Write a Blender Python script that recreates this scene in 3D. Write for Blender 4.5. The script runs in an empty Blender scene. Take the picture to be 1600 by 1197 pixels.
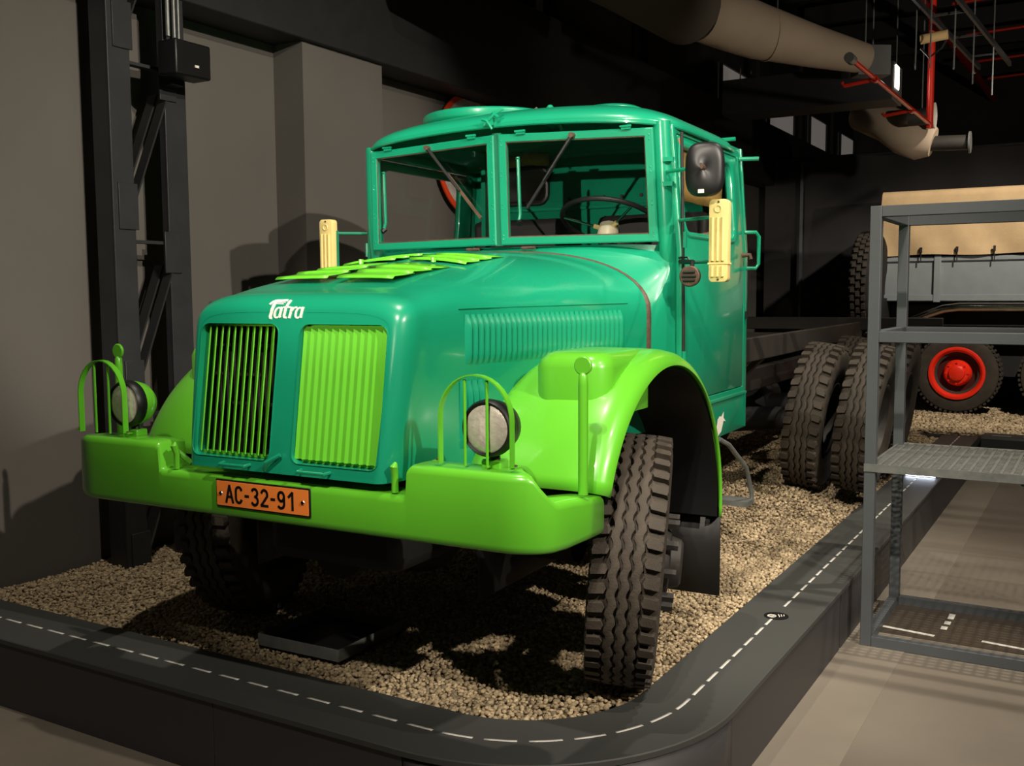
import bpy, bmesh, math, random
import numpy as np
from mathutils import Vector, Matrix, Euler
random.seed(7); rng = np.random.default_rng(7)
scene = bpy.context.scene
col = scene.collection
PI = math.pi
# ------------------------------------------------------------------ camera
cam = bpy.data.cameras.new('camera'); camo = bpy.data.objects.new('camera', cam); col.objects.link(camo)
r_ = Vector((0.8611805830897963, 0.5082665241090689, -0.005757063418426802))
d_ = Vector((0.03961570711157818, -0.078405881471583, -0.9961340840974742))
f_ = Vector((-0.5067529961028037, 0.8576232612404758, -0.08765696047709207))
m = Matrix((r_, -d_, -f_)).transposed().to_4x4(); m.translation = Vector((0, 0, 1.682))
camo.matrix_world = m
cam.sensor_width = 36.0; cam.lens = 35.42; cam.clip_start = 0.05; cam.clip_end = 200
scene.camera = camo
# ------------------------------------------------------------------ world, exposure
wd = bpy.data.worlds.new('hall_air'); scene.world = wd; wd.use_nodes = True
wd.node_tree.nodes['Background'].inputs[0].default_value = (1.0, 0.93, 0.84, 1)
wd.node_tree.nodes['Background'].inputs[1].default_value = 0.018
vs = scene.view_settings
vs.view_transform = 'Standard'; vs.look = 'None'; vs.exposure = 0.0; vs.gamma = 1.0; vs.use_curve_mapping = False
# ------------------------------------------------------------------ spot lamps of the hall and added fill spots
def spot(name, loc, target, power, angle=60, blend=.5, radius=.06, color=(1, .83, .62)):
    l = bpy.data.lights.new(name, 'SPOT'); l.energy = power; l.color = color
    l.spot_size = math.radians(angle); l.spot_blend = blend; l.shadow_soft_size = radius
    o = bpy.data.objects.new(name, l); col.objects.link(o); o.location = loc
    o.rotation_euler = (Vector(target) - Vector(loc)).to_track_quat('-Z', 'Y').to_euler()
    return o
WARM = (1, .90, .76)
spot('lamp_or_fill_spot', (-0.40, -1.75, 6.5), (-2.50, 4.75, 1.66), 1150, 34, .55, color=WARM)      # front pair
spot('lamp_or_fill_spot', (-0.05, -1.60, 6.5), (-2.25, 4.85, 1.66), 1150, 34, .55, color=WARM)
spot('lamp_or_fill_spot', (0.2, -13.0, 3.2), (-2.75, 4.7, 2.32), 7000, 7.6, .5, color=WARM)        # far profile spot added to brighten the cab interior
spot('lamp_or_fill_spot', (6.8, 0.9, 5.6), (-5.5, 5.4, 2.6), 3200, 23, .4, color=WARM)           # low side lamp reaching the wall
spot('lamp_or_fill_spot', (6.3, 0.5, 6.7), (-2.3, 4.5, 1.0), 2800, 42, .5, color=WARM)            # side lamp
spot('lamp_or_fill_spot', (0.35, 6.9, 6.6), (-1.9, 6.3, 0.0), 1100, 50, .6, color=WARM)           # steep lamp over the kerb
spot('lamp_or_fill_spot', (-2.3, 3.0, 6.6), (-2.7, 3.5, 0.0), 520, 64, .6, color=WARM)            # steep lamp over the nose
spot('lamp_or_fill_spot', (1.9, 2.2, 6.4), (0.2, 5.2, -0.3), 820, 62, .8, color=WARM)            # spot added to brighten the floor
spot('lamp_or_fill_spot', (0.9, 11.0, 5.6), (-1.2, 15.2, 1.6), 1500, 56, .6, color=WARM)          # second truck
spot('lamp_or_fill_spot', (1.6, 9.5, 6.4), (-0.4, 10.2, 0.0), 600, 60, .7, color=WARM)
spot('lamp_or_fill_spot', (1.4, 8.0, 3.0), (-2.9, 17.0, 5.2), 500, 50, .8, color=WARM)            # up light added to brighten the ceiling services
spot('lamp_or_fill_spot', (1.2, 7.6, 2.9), (-2.8, 10.2, 4.3), 190, 44, .8, color=WARM)            # up light added to brighten the pale duct

# ------------------------------------------------------------------ materials
def lin(c):
    return tuple(((v/255)/12.92 if v/255 <= .04045 else ((v/255+.055)/1.055)**2.4) for v in c)
MATS = {}
def mat(name, rgb, rough=.5, metal=0.0, var=.06, scale=6.0, bump=0.0, bscale=80.0, coat=0.0, spec=.5, rvar=0.0):
    if name in MATS: return MATS[name]
    m = bpy.data.materials.new(name); m.use_nodes = True; nt = m.node_tree; b = nt.nodes['Principled BSDF']
    c = lin(rgb)
    tc = nt.nodes.new('ShaderNodeTexCoord'); nz = nt.nodes.new('ShaderNodeTexNoise')
    nz.inputs['Scale'].default_value = scale; nz.inputs['Detail'].default_value = 6
    nt.links.new(tc.outputs['Object'], nz.inputs['Vector'])
    rp = nt.nodes.new('ShaderNodeMapRange'); rp.inputs[1].default_value = .3; rp.inputs[2].default_value = .7
    rp.inputs[3].default_value = 1-var; rp.inputs[4].default_value = 1+var
    nt.links.new(nz.outputs['Fac'], rp.inputs[0])
    mx = nt.nodes.new('ShaderNodeVectorMath'); mx.operation = 'SCALE'; mx.inputs[0].default_value = c
    nt.links.new(rp.outputs[0], mx.inputs['Scale']); nt.links.new(mx.outputs[0], b.inputs['Base Color'])
    b.inputs['Roughness'].default_value = rough; b.inputs['Metallic'].default_value = metal
    b.inputs['Specular IOR Level'].default_value = spec
    if coat: b.inputs['Coat Weight'].default_value = coat; b.inputs['Coat Roughness'].default_value = .06
    if rvar:
        r2 = nt.nodes.new('ShaderNodeMapRange'); r2.inputs[3].default_value = max(0, rough-rvar); r2.inputs[4].default_value = rough+rvar
        nt.links.new(nz.outputs['Fac'], r2.inputs[0]); nt.links.new(r2.outputs[0], b.inputs['Roughness'])
    if bump:
        n2 = nt.nodes.new('ShaderNodeTexNoise'); n2.inputs['Scale'].default_value = bscale; n2.inputs['Detail'].default_value = 4
        nt.links.new(tc.outputs['Object'], n2.inputs['Vector'])
        bp = nt.nodes.new('ShaderNodeBump'); bp.inputs['Strength'].default_value = bump; bp.inputs['Distance'].default_value = .01
        nt.links.new(n2.outputs['Fac'], bp.inputs['Height']); nt.links.new(bp.outputs['Normal'], b.inputs['Normal'])
    MATS[name] = m; return m
def emit(name, rgb, s):
    m = bpy.data.materials.new(name); m.use_nodes = True; b = m.node_tree.nodes['Principled BSDF']
    b.inputs['Base Color'].default_value = (*lin(rgb), 1); b.inputs['Emission Color'].default_value = (*lin(rgb), 1)
    b.inputs['Emission Strength'].default_value = s; MATS[name] = m; return m
def glass(name, tint=(1, 1, 1), refl=.06):
    m = bpy.data.materials.new(name); m.use_nodes = True; nt = m.node_tree
    for n in list(nt.nodes): nt.nodes.remove(n)
    o = nt.nodes.new('ShaderNodeOutputMaterial'); t = nt.nodes.new('ShaderNodeBsdfTransparent'); g = nt.nodes.new('ShaderNodeBsdfGlossy')
    t.inputs[0].default_value = (*tint, 1); g.inputs['Roughness'].default_value = .02
    mx = nt.nodes.new('ShaderNodeMixShader'); lw = nt.nodes.new('ShaderNodeLayerWeight'); lw.inputs[0].default_value = .2
    mr = nt.nodes.new('ShaderNodeMapRange'); mr.inputs[3].default_value = refl; mr.inputs[4].default_value = .5
    nt.links.new(lw.outputs['Fresnel'], mr.inputs[0]); nt.links.new(mr.outputs[0], mx.inputs[0])
    nt.links.new(t.outputs[0], mx.inputs[1]); nt.links.new(g.outputs[0], mx.inputs[2]); nt.links.new(mx.outputs[0], o.inputs[0])
    MATS[name] = m; return m
TEAL = mat('teal_enamel', (20, 142, 106), .3, var=.04, scale=3, coat=.5, bump=.03, bscale=12)
LIME = mat('lime_enamel', (100, 192, 46), .3, var=.03, scale=3, coat=.5, bump=.03, bscale=14)
CREAM = mat('cream_paint', (222, 200, 132), .4, var=.05)
BLACK = mat('black_paint', (16, 16, 17), .45)
DARKF = mat('dark_underbody', (22, 21, 20), .7, var=.25, scale=9)
CHASSIS = mat('chassis_paint', (44, 40, 36), .6, var=.2, scale=5)
RUBBER = mat('tyre_rubber', (66, 58, 49), .75, var=.22, scale=14, bump=.25, bscale=120)
RUBD = mat('tyre_groove', (30, 26, 22), .85, var=.2, scale=14)
RUBR = mat('tyre_dim', (56, 49, 40), .8, var=.25, scale=10, bump=.25, bscale=90)  # dim light at the rear wheels put into a darker rubber colour
CHROME = mat('chrome', (200, 195, 188), .14, 1.0, var=.05)
LENS = mat('lens_glass', (226, 216, 202), .22, .3, var=.15, scale=30, bump=.25, bscale=60)
RUST = mat('brown_leather', (80, 60, 46), .6, var=.3, scale=20, bump=.3)
DARKRUB = mat('dark_rubber', (24, 23, 22), .5)
ORANGE = mat('plate_orange', (250, 138, 58), .45, var=.05)
WHITE = mat('white_paint', (235, 228, 216), .4)
STEEL = mat('grey_steel_paint', (74, 78, 81), .5, var=.06, scale=4, bump=.05)
GALV = mat('galvanised_steel', (118, 120, 117), .45, .4, var=.2, scale=18)
KERB = mat('anthracite_board', (64, 65, 63), .55, var=.05, scale=2, bump=.04, bscale=200)
KERBS = mat('anthracite_side', (58, 56, 57), .5, var=.08, scale=1.5)
DASHW = mat('road_white', (205, 202, 196), .5, var=.04)
FLOORM = mat('polished_concrete', (112, 104, 94), .5, var=.16, scale=1.1, bump=.05, bscale=40, rvar=.12)
FLOORL = mat('pale_concrete', (122, 114, 103), .5, var=.14, scale=1.3, rvar=.1)
WALL = mat('grey_plaster', (96, 92, 87), .85, var=.07, scale=.9, bump=.12, bscale=60)
WALLD = mat('dark_plaster', (62, 60, 58), .9, var=.08, scale=.9)
BEAM = mat('black_steel', (34, 34, 35), .6, var=.15)
COLM = mat('column_steel', (46, 47, 49), .5, var=.12)
CEIL = mat('ceiling_black', (22, 22, 23), .9)
REDP = mat('red_pipe', (196, 40, 22), .35, coat=.3)
DUCT = mat('duct_fabric', (176, 156, 134), .8, var=.06, scale=3)
DUCTG = mat('grey_sheet_metal', (104, 104, 102), .45, .3)
TARP = mat('tan_canvas', (188, 160, 120), .8, var=.08, scale=5, bump=.2, bscale=40)
BEDG = mat('blue_grey_paint', (132, 139, 142), .45, var=.05)
REDR = mat('red_rim', (246, 48, 24), .35, coat=.3)
REDS = mat('sign_red', (244, 74, 30), .5)
SIGNW = mat('sign_white', (196, 186, 178), .5, var=.25, scale=9)
CLOTH = mat('ochre_cloth', (178, 142, 74), .85, var=.15, scale=25)
SEAT = mat('dark_vinyl', (44, 40, 40), .6)
CURT = mat('black_curtain', (50, 48, 48), .95, var=.12, scale=2)
STONE = None
TEALR = mat('teal_matt', (16, 120, 90), .65)
LIMER = mat('lime_matt', (96, 184, 44), .65)
GLASS = glass('clear_glass'); PANE = glass('dusty_pane', (.72, .72, .7), .08)

PANEL = emit('dim_lit_pane', (150, 143, 136), .28)
# ------------------------------------------------------------------ mesh helpers
class MB:
    def __init__(s): s.v = []; s.f = []
    def add(s, vs, fs):
        o = len(s.v); s.v += [tuple(p) for p in vs]; s.f += [tuple(i+o for i in f) for f in fs]; return s
    def box(s, c, size, rot=None):
        h = [k/2 for k in size]; vs = []
        for x in (-1, 1):
            for y in (-1, 1):
                for z in (-1, 1):
                    p = Vector((x*h[0], y*h[1], z*h[2]))
                    if rot is not None: p = rot @ p
                    vs.append(p+Vector(c))
        return s.add(vs, [(0,1,3,2),(4,6,7,5),(0,4,5,1),(2,3,7,6),(0,2,6,4),(1,5,7,3)])
    def bar(s, a, b, w, h, up=(0, 0, 1)):
        a = Vector(a); b = Vector(b); d = b-a; L = d.length; d.normalize(); u = Vector(up)
        if abs(d.dot(u)) > .98: u = Vector((0, 1, 0))
        sx = d.cross(u).normalized(); su = sx.cross(d).normalized()
        R = Matrix((sx, d, su)).transposed()
        return s.box((a+b)/2, (w, L, h), R)
    def tube(s, path, r, n=10, closed=False, caps=True):
        P = [Vector(p) for p in path]; N = len(P); rs = r if isinstance(r, (list, tuple)) else [r]*N
        vs = []; u = None
        for i, p in enumerate(P):
            if closed: t = (P[(i+1) % N]-P[i-1])
            else: t = P[min(i+1, N-1)]-P[max(i-1, 0)]
            t.normalize()
            if u is None:
                u = t.orthogonal().normalized()
            else:
                u = (u-t*u.dot(t))
                if u.length < 1e-6: u = t.orthogonal()
                u.normalize()
            w = t.cross(u)
            for k in range(n):
                a = 2*PI*k/n; vs.append(p+(u*math.cos(a)+w*math.sin(a))*rs[i])
        fs = []
        for i in range(N if closed else N-1):
            j = (i+1) % N
            for k in range(n):
                l = (k+1) % n; fs.append((i*n+k, i*n+l, j*n+l, j*n+k))
        if caps and not closed:
            fs.append(tuple(range(n-1, -1, -1))); fs.append(tuple((N-1)*n+k for k in range(n)))
        return s.add(vs, fs)
    def lathe(s, prof, n=32, origin=(0,0,0), axis='x', closed=False):
        vs = []; fs = []; M = len(prof)
        for k in range(n):
            a = 2*PI*k/n; ca, sa = math.cos(a), math.sin(a)
            for (h, r) in prof:
                if axis == 'x': p = (h, r*ca, r*sa)
                elif axis == 'y': p = (r*ca, h, r*sa)
                else: p = (r*ca, r*sa, h)
                vs.append(tuple(p[i]+origin[i] for i in range(3)))
        for k in range(n):
            l = (k+1) % n
            for i in range(M if closed else M-1):
                j = (i+1) % M; fs.append((k*M+i, k*M+j, l*M+j, l*M+i))
        return s.add(vs, fs)
    def grid(s, rows, closed=False):
        m = len(rows[0]); vs = [p for r in rows for p in r]; fs = []
        for i in range(len(rows)-1):
            for j in range(m if closed else m-1):
                k = (j+1) % m; fs.append((i*m+j, i*m+k, (i+1)*m+k, (i+1)*m+j))
        return s.add(vs, fs)
    def prism(s, poly, t, fn):
        n = len(poly); vs = [fn(u, v, 0) for u, v in poly]+[fn(u, v, t) for u, v in poly]
        return s.add(vs, [tuple(range(n-1, -1, -1)), tuple(range(n, 2*n))]+[(i, (i+1) % n, n+(i+1) % n, n+i) for i in range(n)])
    def build(s, name, material, parent=None, smooth=35, bevel=0, seg=2, solid=0, soff=-1, fix=True):
        me = bpy.data.meshes.new(name); me.from_pydata(s.v, [], s.f)
        return finish(me, name, material, parent, smooth, bevel, seg, solid, soff, fix)
def finish(me, name, material, parent=None, smooth=35, bevel=0, seg=2, solid=0, soff=-1, fix=True):
    if fix:
        bm = bmesh.new(); bm.from_mesh(me); bmesh.ops.recalc_face_normals(bm, faces=bm.faces); bm.to_mesh(me); bm.free()
    if smooth: me.shade_smooth(); me.set_sharp_from_angle(angle=math.radians(smooth))
    me.materials.append(material)
    o = bpy.data.objects.new(name, me); col.objects.link(o)
    if parent is not None: o.parent = parent
    if solid:
        md = o.modifiers.new('shell', 'SOLIDIFY'); md.thickness = solid; md.offset = soff
    if bevel:
        md = o.modifiers.new('edge', 'BEVEL'); md.width = bevel; md.segments = seg; md.limit_method = 'ANGLE'; md.angle_limit = math.radians(40)
        md.harden_normals = False
    return o
def rrect(u0, v0, u1, v1, r, n=5):
    pts = []
    for (cu, cv, a0) in ((u1-r, v0+r, -90), (u1-r, v1-r, 0), (u0+r, v1-r, 90), (u0+r, v0+r, 180)):
        for k in range(n+1):
            a = math.radians(a0+90*k/n); pts.append((cu+r*math.cos(a), cv+r*math.sin(a)))
    return pts
def plate(name, outer, holes, fn, material, parent=None, thick=.0, soff=0, bevel=0, smooth=35):
    bm = bmesh.new(); ed = []
    for loop in [outer]+holes:
        vs = [bm.verts.new((u, v, 0)) for u, v in loop]
        ed += [bm.edges.new((vs[i], vs[(i+1) % len(vs)])) for i in range(len(vs))]
    bmesh.ops.triangle_fill(bm, edges=ed, use_beauty=True, use_dissolve=False, normal=(0, 0, 1))
    for v in bm.verts: v.co = Vector(fn(v.co.x, v.co.y))
    bmesh.ops.recalc_face_normals(bm, faces=bm.faces)
    me = bpy.data.meshes.new(name); bm.to_mesh(me); bm.free()
    return finish(me, name, material, parent, smooth, bevel, 2, thick, soff)
def tag(o, label=None, cat=None, group=None, kind=None):
    if label: o['label'] = label
    if cat: o['category'] = cat
    if group: o['group'] = group
    if kind: o['kind'] = kind
    return o
def empty(name, loc=(0,0,0), rz=0, label=None, cat=None, group=None):
    o = bpy.data.objects.new(name, None); col.objects.link(o); o.location = loc; o.rotation_euler = (0, 0, rz)
    o.empty_display_size = .1
    return tag(o, label, cat, group)
def dup(o, parent=None, loc=None, rot=None):
    c = o.copy(); col.objects.link(c)
    if parent is not None: c.parent = parent
    if loc is not None: c.location = loc
    if rot is not None: c.rotation_euler = rot
    return c
def struct(o): o['kind'] = 'structure'; return o
def lerp(a, b, t): return a+(b-a)*t
def interp(x, xs, ys): return float(np.interp(x, xs, ys))
def sm(t): t = min(1, max(0, t)); return t*t*(3-2*t)

# ================================================================== SETTING
ZF = -.33
XW = -5.5
mb = MB().box((1.5, 9, ZF-.1), (21, 33, .2)); struct(mb.build('floor', FLOORM))
struct(MB().box((-1.09, 6.0, ZF+.001), (.36, 13.0, .002)).build('trim_1', FLOORL))
# left wall, pilaster, dark girder and clerestory
wl = struct(MB().box((XW-.15, 11.5, 1.75), (.3, 28, 4.2)).build('wall_left', WALL))
struct(MB().box((XW+.14, 6.27, 1.7), (.3, .95, 3.98)).build('trim_2', WALL))
MB().box((XW+.03, 6.85, 2.0), (.12, .07, 4.0)).build('recess_pipe', BLACK, wl)
struct(MB().box((XW+.12, 11.5, 4.075), (.45, 28, 1.03)).build('trim_3', BEAM, None, bevel=.01))
wu = struct(MB().box((XW-.05, 11.5, 6.1), (.2, 28, 3.1)).build('wall_upper', BEAM))
for y in (3.0, 5.4, 7.6, 9.7, 12.8, 15.2, 17.75, 20.6, 23.25):
    MB().box((XW+.08, float(y), 5.5), (.08, .22, 2.0)).build('upper_post', BEAM, wu)
# clerestory windows: frame and pane
for wi, (y0, y1) in enumerate(((10.1, 12.3), (15.7, 17.2), (18.3, 20.0), (21.2, 22.6), (23.9, 25.3))):
    wb = MB()
    x = XW+.09; z0, z1 = 4.68, 5.32
    for a, b in (((x, y0, z0), (x, y1, z0)), ((x, y0, z1), (x, y1, z1)), ((x, y0, z0), (x, y0, z1)), ((x, y1, z0), (x, y1, z1))):
        wb.bar(a, b, .05, .05, (1, 0, 0))
    fr = struct(wb.build('window_%d' % (wi+1), BEAM))
    dim = y0 < 12
    MB().box((x-.02, (y0+y1)/2, (z0+z1)/2), (.02, y1-y0, z1-z0)).build('window_pane', WALLD if dim else PANEL, fr)
struct(MB().box((1.5, 11.5, 7.6), (14.6, 28, .2)).build('ceiling', CEIL))
struct(MB().box((1.5, 25.6, 3.6), (14.6, .3, 8.2)).build('wall_back', CURT))
struct(MB().box((8.9, 11.5, 3.6), (.3, 28, 8.2)).build('wall_right', WALLD))
# folded partition cloth behind the second truck
rows = []
for z in (ZF, 1.5, 3.96):
    rows.append([(-5.3+.08*i, 17.8+.035*math.sin(i*.55)+.03*math.sin(i*.23), z) for i in range(0, 165)])
pt = MB().grid(rows).build('partition_curtain', CURT, smooth=80); tag(pt, 'tall black cloth partition hanging behind the canvas-covered truck', 'curtain')
MB().tube([(-5.3, 17.8, 3.98), (7.9, 17.8, 3.98)], .03).build('curtain_rail', BEAM, pt)
MB().bar((-4.6, 17.6, ZF), (-4.6, 17.6, 3.9), .05, .05).build('curtain_post', STEEL, pt)

# ------------------------------------------------------------------ lattice column
lc = empty('lattice_column', (XW+.32, 4.28, ZF), 0, 'black steel lattice column with zigzag bracing in front of the grey wall', 'column')
for yc, wy in ((-.145, .16), (.275, .17)):
    pm = MB(); H = 6.6
    dp = .15 if yc < 0 else .05
    pm.box((0, yc, H/2), (.02, wy, H)); pm.box((-dp/2, yc-wy/2+.01, H/2), (dp, .02, H)); pm.box((-dp/2, yc+wy/2-.01, H/2), (dp, .02, H))
    pm.build('post', COLM, lc, bevel=.004)
zz = .35
k = 0
while zz < 5.8:
    for dx in (-.02, -.13):
        MB().bar((dx, -.10, zz), (dx, .22, zz+.78), .012, .075, (1, 0, 0)).build('brace', BEAM, lc)
    MB().bar((-.03, -.1, zz+.92), (-.03, .2, zz+.92), .02, .06, (1, 0, 0)).build('batten', COLM, lc)
    MB().box((.016, .21, zz+.86), (.012, .13, .26)).build('gusset_plate', COLM, lc, bevel=.003)
    MB().box((.016, -.12, zz+.05), (.012, .14, .28)).build('gusset_plate', COLM, lc, bevel=.003)
    zz += 1.08
MB().box((-.1, .02, .02), (.5, 1.0, .04)).build('base_plate', COLM, lc, bevel=.005)
sp = empty('wall_speaker', (XW+.52, 4.47, 3.03), 0, 'black box loudspeaker with small pale badge on the lattice column', 'speaker')
MB().box((0, 0, .1), (.16, .28, .21)).build('cabinet', BLACK, sp, bevel=.012)
MB().box((.085, .02, .06), (.006, .03, .014)).build('badge', WHITE, sp)
MB().box((-.12, 0, .02), (.1, .1, .12)).build('bracket', BLACK, sp)
for dy, r, lbl in ((0, .014, 'thickest of three vertical steel conduits rising above the loudspeaker'), (.05, .01, 'middle one of three vertical steel conduits rising above the loudspeaker'), (.085, .008, 'thinnest of three vertical steel conduits rising above the loudspeaker')):
    cd = MB().tube([(XW+.38, 4.47+dy, 3.3), (XW+.38, 4.47+dy, 6.2)], r, 8).build('conduit', GALV)
    tag(cd, lbl, 'pipe', 'conduits above the loudspeaker')

# ------------------------------------------------------------------ round sign on the wall
sg = empty('round_sign', (XW+.06, 8.43, 3.03), 0, 'round white sign with orange-red border on the grey wall behind the cab', 'sign')
MB().lathe([(0, 0), (.012, .0), (.012, .56), (0, .56)], 48).build('face', SIGNW, sg, bevel=0)
MB().lathe([(.0, .545), (.016, .545), (.016, .6), (0, .6)], 48, closed=True).build('border', REDS, sg)
MB().tube([(-.02, 0, -.5), (-.02, 0, .5)], .02).build('mounting_bar', GALV, sg)

# ------------------------------------------------------------------ plinth with kerb
pl = empty('display_platform', (-3.3, 3.0, ZF), 0, 'low anthracite exhibition platform edged like a road with white dashes', 'platform')
off = Vector((3.3, -3.0, -ZF))
ZK = .02
CXK, CYK, RM = -2.17, 3.80, .75
def kerb_path(o, n=18):     # o = offset outwards from the centre line
    R = RM+o; pts = [(-5.45, CYK-R), (-4.3, CYK-R), (-3.2, CYK-R), (CXK, CYK-R)]
    for k in range(1, n): a = -PI/2+PI/2*k/n; pts.append((CXK+R*math.cos(a), CYK+R*math.sin(a)))
    pts += [(CXK+R, CYK), (CXK+R, 6), (CXK+R, 9), (CXK+R, 12.6)]
    return pts
prof = [(.16, ZF), (.185, ZK-.03), (.195, ZK-.025), (.195, ZK-.004), (.19, ZK), (-.19, ZK), (-.195, ZK-.004), (-.195, -.12)]
rows = []
for o, z in prof[2:]:
    rows.append([(Vector((x, y, z))+off) for x, y in kerb_path(o)])
MB().grid(rows).build('kerb_top', KERB, pl, smooth=30)
# side panels with thin open joints
def side_panel(p0, p1):
    MB().grid([[Vector((*p, z))+off for p in (p0, p1)] for z in (ZF, ZK-.026)]).build('side_panel', KERBS, pl, solid=.018, soff=0, smooth=0)
o = .178; R = RM+o
xs = [-5.45, -4.66, -3.15, CXK-.002]
for a, b in zip(xs[:-1], xs[1:]): side_panel((a+.002, CYK-R), (b-.002, CYK-R))
rows = []
for z in (ZF, ZK-.026):
    rows.append([Vector((CXK+R*math.cos(a), CYK+R*math.sin(a), z))+off for a in np.linspace(-PI/2+.002, -.002, 20)])
MB().grid(rows).build('side_panel', KERBS, pl, solid=.018, soff=0, smooth=60)
ys = [CYK, 5.70, 7.4, 9.2, 11.0, 12.6]
for i, (a, b) in enumerate(zip(ys[:-1], ys[1:])): side_panel((CXK+R, a+.002+(.03 if i == 1 else 0)), (CXK+R, b-.002))
MB().box(Vector((-3.43, 7.95, -.24))+off, (3.9, 9.0, .12)).build('deck', KERBS, pl)
def path_len_pts():
    P = [Vector((x, y, 0)) for x, y in kerb_path(0, 60)]; return P
P = path_len_pts(); cum = [0]
for a, b in zip(P[:-1], P[1:]): cum.append(cum[-1]+(b-a).length)
def at_s(s):
    i = max(0, min(len(P)-2, int(np.searchsorted(cum, s)-1))); t = (s-cum[i])/(cum[i+1]-cum[i])
    p = P[i].lerp(P[i+1], t); d = (P[i+1]-P[i]).normalized(); return p, d
s = (-4.86+5.45)-.17*3
per = .171
while s < cum[-1]-.15:
    mid = at_s(s+.06)[0]
    if not (abs(mid.y-5.056) < .1 and mid.x > -1.6):
        ra, rb = [], []
        for k in range(5):
            p, d = at_s(s+.127*k/4); n = Vector((-d.y, d.x, 0))
            ra.append(p+n*.007+Vector((0, 0, ZK+.0012))+off); rb.append(p-n*.007+Vector((0, 0, ZK+.0012))+off)
        MB().grid([ra, rb]).build('lane_dash', DASHW, pl, solid=.001, soff=0)
    s += per
stk = MB().lathe([(0, 0), (.0015, 0), (.0015, .062), (0, .062)], 32, axis='z').build('round_sticker', BLACK, pl)
stk.location = Vector((-1.412, 5.056, ZK+.001))+off; stk.rotation_euler = (0, 0, .8)
stk.rotation_euler = (0, 0, .62)
MB().tube([(-.024+.021*math.cos(a), .019*math.sin(a), .002) for a in np.linspace(0, 2*PI, 24)[:-1]], .0022, 6, closed=True).build('sticker_ring', WHITE, stk)
for a in (.5, 2.6): MB().bar((-.024, 0, .002), (-.024+.018*math.cos(a), .016*math.sin(a), .002), .006, .001).build('sticker_mark', WHITE, stk)
for j in range(3): MB().bar((.010+.013*j, -.022+.004*j, .002), (.018+.013*j, .020-.004*j, .002), .0042, .001).build('sticker_line', WHITE, stk)

# ------------------------------------------------------------------ gravel
def gz(x, y):
    a = np.clip((y-6.1)/1.6, 0, 1); b = np.clip((-1.66-x)/.45, 0, 1)
    return -.005+.135*a*a*(3-2*a)*b*b*(3-2*b)+.012*np.sin(x*3.1+1)*np.sin(y*2.7)+.008*np.sin(x*7.7)*np.sin(y*6.3+.5)+.045*np.exp(-((x+1.80)**2+(y-3.80)**2)/.07)+.045*np.exp(-((x+3.85)**2+(y-3.80)**2)/.07)
def inner_mask(x, y, mrg=.01):
    R = RM-.195-mrg
    ok = (y > CYK-R) & (x < CXK+R) & (x > XW+.02)
    corner = (x > CXK) & (y < CYK)
    return ok & (~corner | ((x-CXK)**2+(y-CYK)**2 < R*R))
gp = bpy.data.materials.new('gravel_stone'); gp.use_nodes = True; nt = gp.node_tree; b = nt.nodes['Principled BSDF']
at = nt.nodes.new('ShaderNodeAttribute'); at.attribute_name = 'tone'
cr = nt.nodes.new('ShaderNodeValToRGB'); el = cr.color_ramp.elements
el[0].position = 0; el[0].color = (*lin((118, 104, 84)), 1); el[1].position = 1; el[1].color = (*lin((206, 186, 152)), 1)
e = cr.color_ramp.elements.new(.5); e.color = (*lin((170, 150, 118)), 1)
nz = nt.nodes.new('ShaderNodeTexNoise'); nz.inputs['Scale'].default_value = 60; tcn = nt.nodes.new('ShaderNodeTexCoord'); nt.links.new(tcn.outputs['Object'], nz.inputs['Vector'])
ad = nt.nodes.new('ShaderNodeMath'); ad.operation = 'MULTIPLY_ADD'; ad.inputs[1].default_value = .3; nt.links.new(nz.outputs['Fac'], ad.inputs[0]); nt.links.new(at.outputs['Fac'], ad.inputs[2])
sb = nt.nodes.new('ShaderNodeMath'); sb.operation = 'SUBTRACT'; sb.inputs[1].default_value = .15; nt.links.new(ad.outputs[0], sb.inputs[0])
nt.links.new(sb.outputs[0], cr.inputs[0]); nt.links.new(cr.outputs[0], b.inputs['Base Color']); b.inputs['Roughness'].default_value = .9
def ico():
    t = (1+5**.5)/2
    v = np.array([(-1,t,0),(1,t,0),(-1,-t,0),(1,-t,0),(0,-1,t),(0,1,t),(0,-1,-t),(0,1,-t),(t,0,-1),(t,0,1),(-t,0,-1),(-t,0,1)], float); v /= np.linalg.norm(v[0])
    f = np.array([(0,11,5),(0,5,1),(0,1,7),(0,7,10),(0,10,11),(1,5,9),(5,11,4),(11,10,2),(10,7,6),(7,1,8),(3,9,4),(3,4,2),(3,2,6),(3,6,8),(3,8,9),(4,9,5),(2,4,11),(6,2,10),(8,6,7),(9,8,1)])
    return v, f
def octa():
    v = np.array([(1,0,0),(-1,0,0),(0,1,0),(0,-1,0),(0,0,1),(0,0,-1)], float)
    f = np.array([(0,2,4),(2,1,4),(1,3,4),(3,0,4),(2,0,5),(1,2,5),(3,1,5),(0,3,5)]); return v, f
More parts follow.
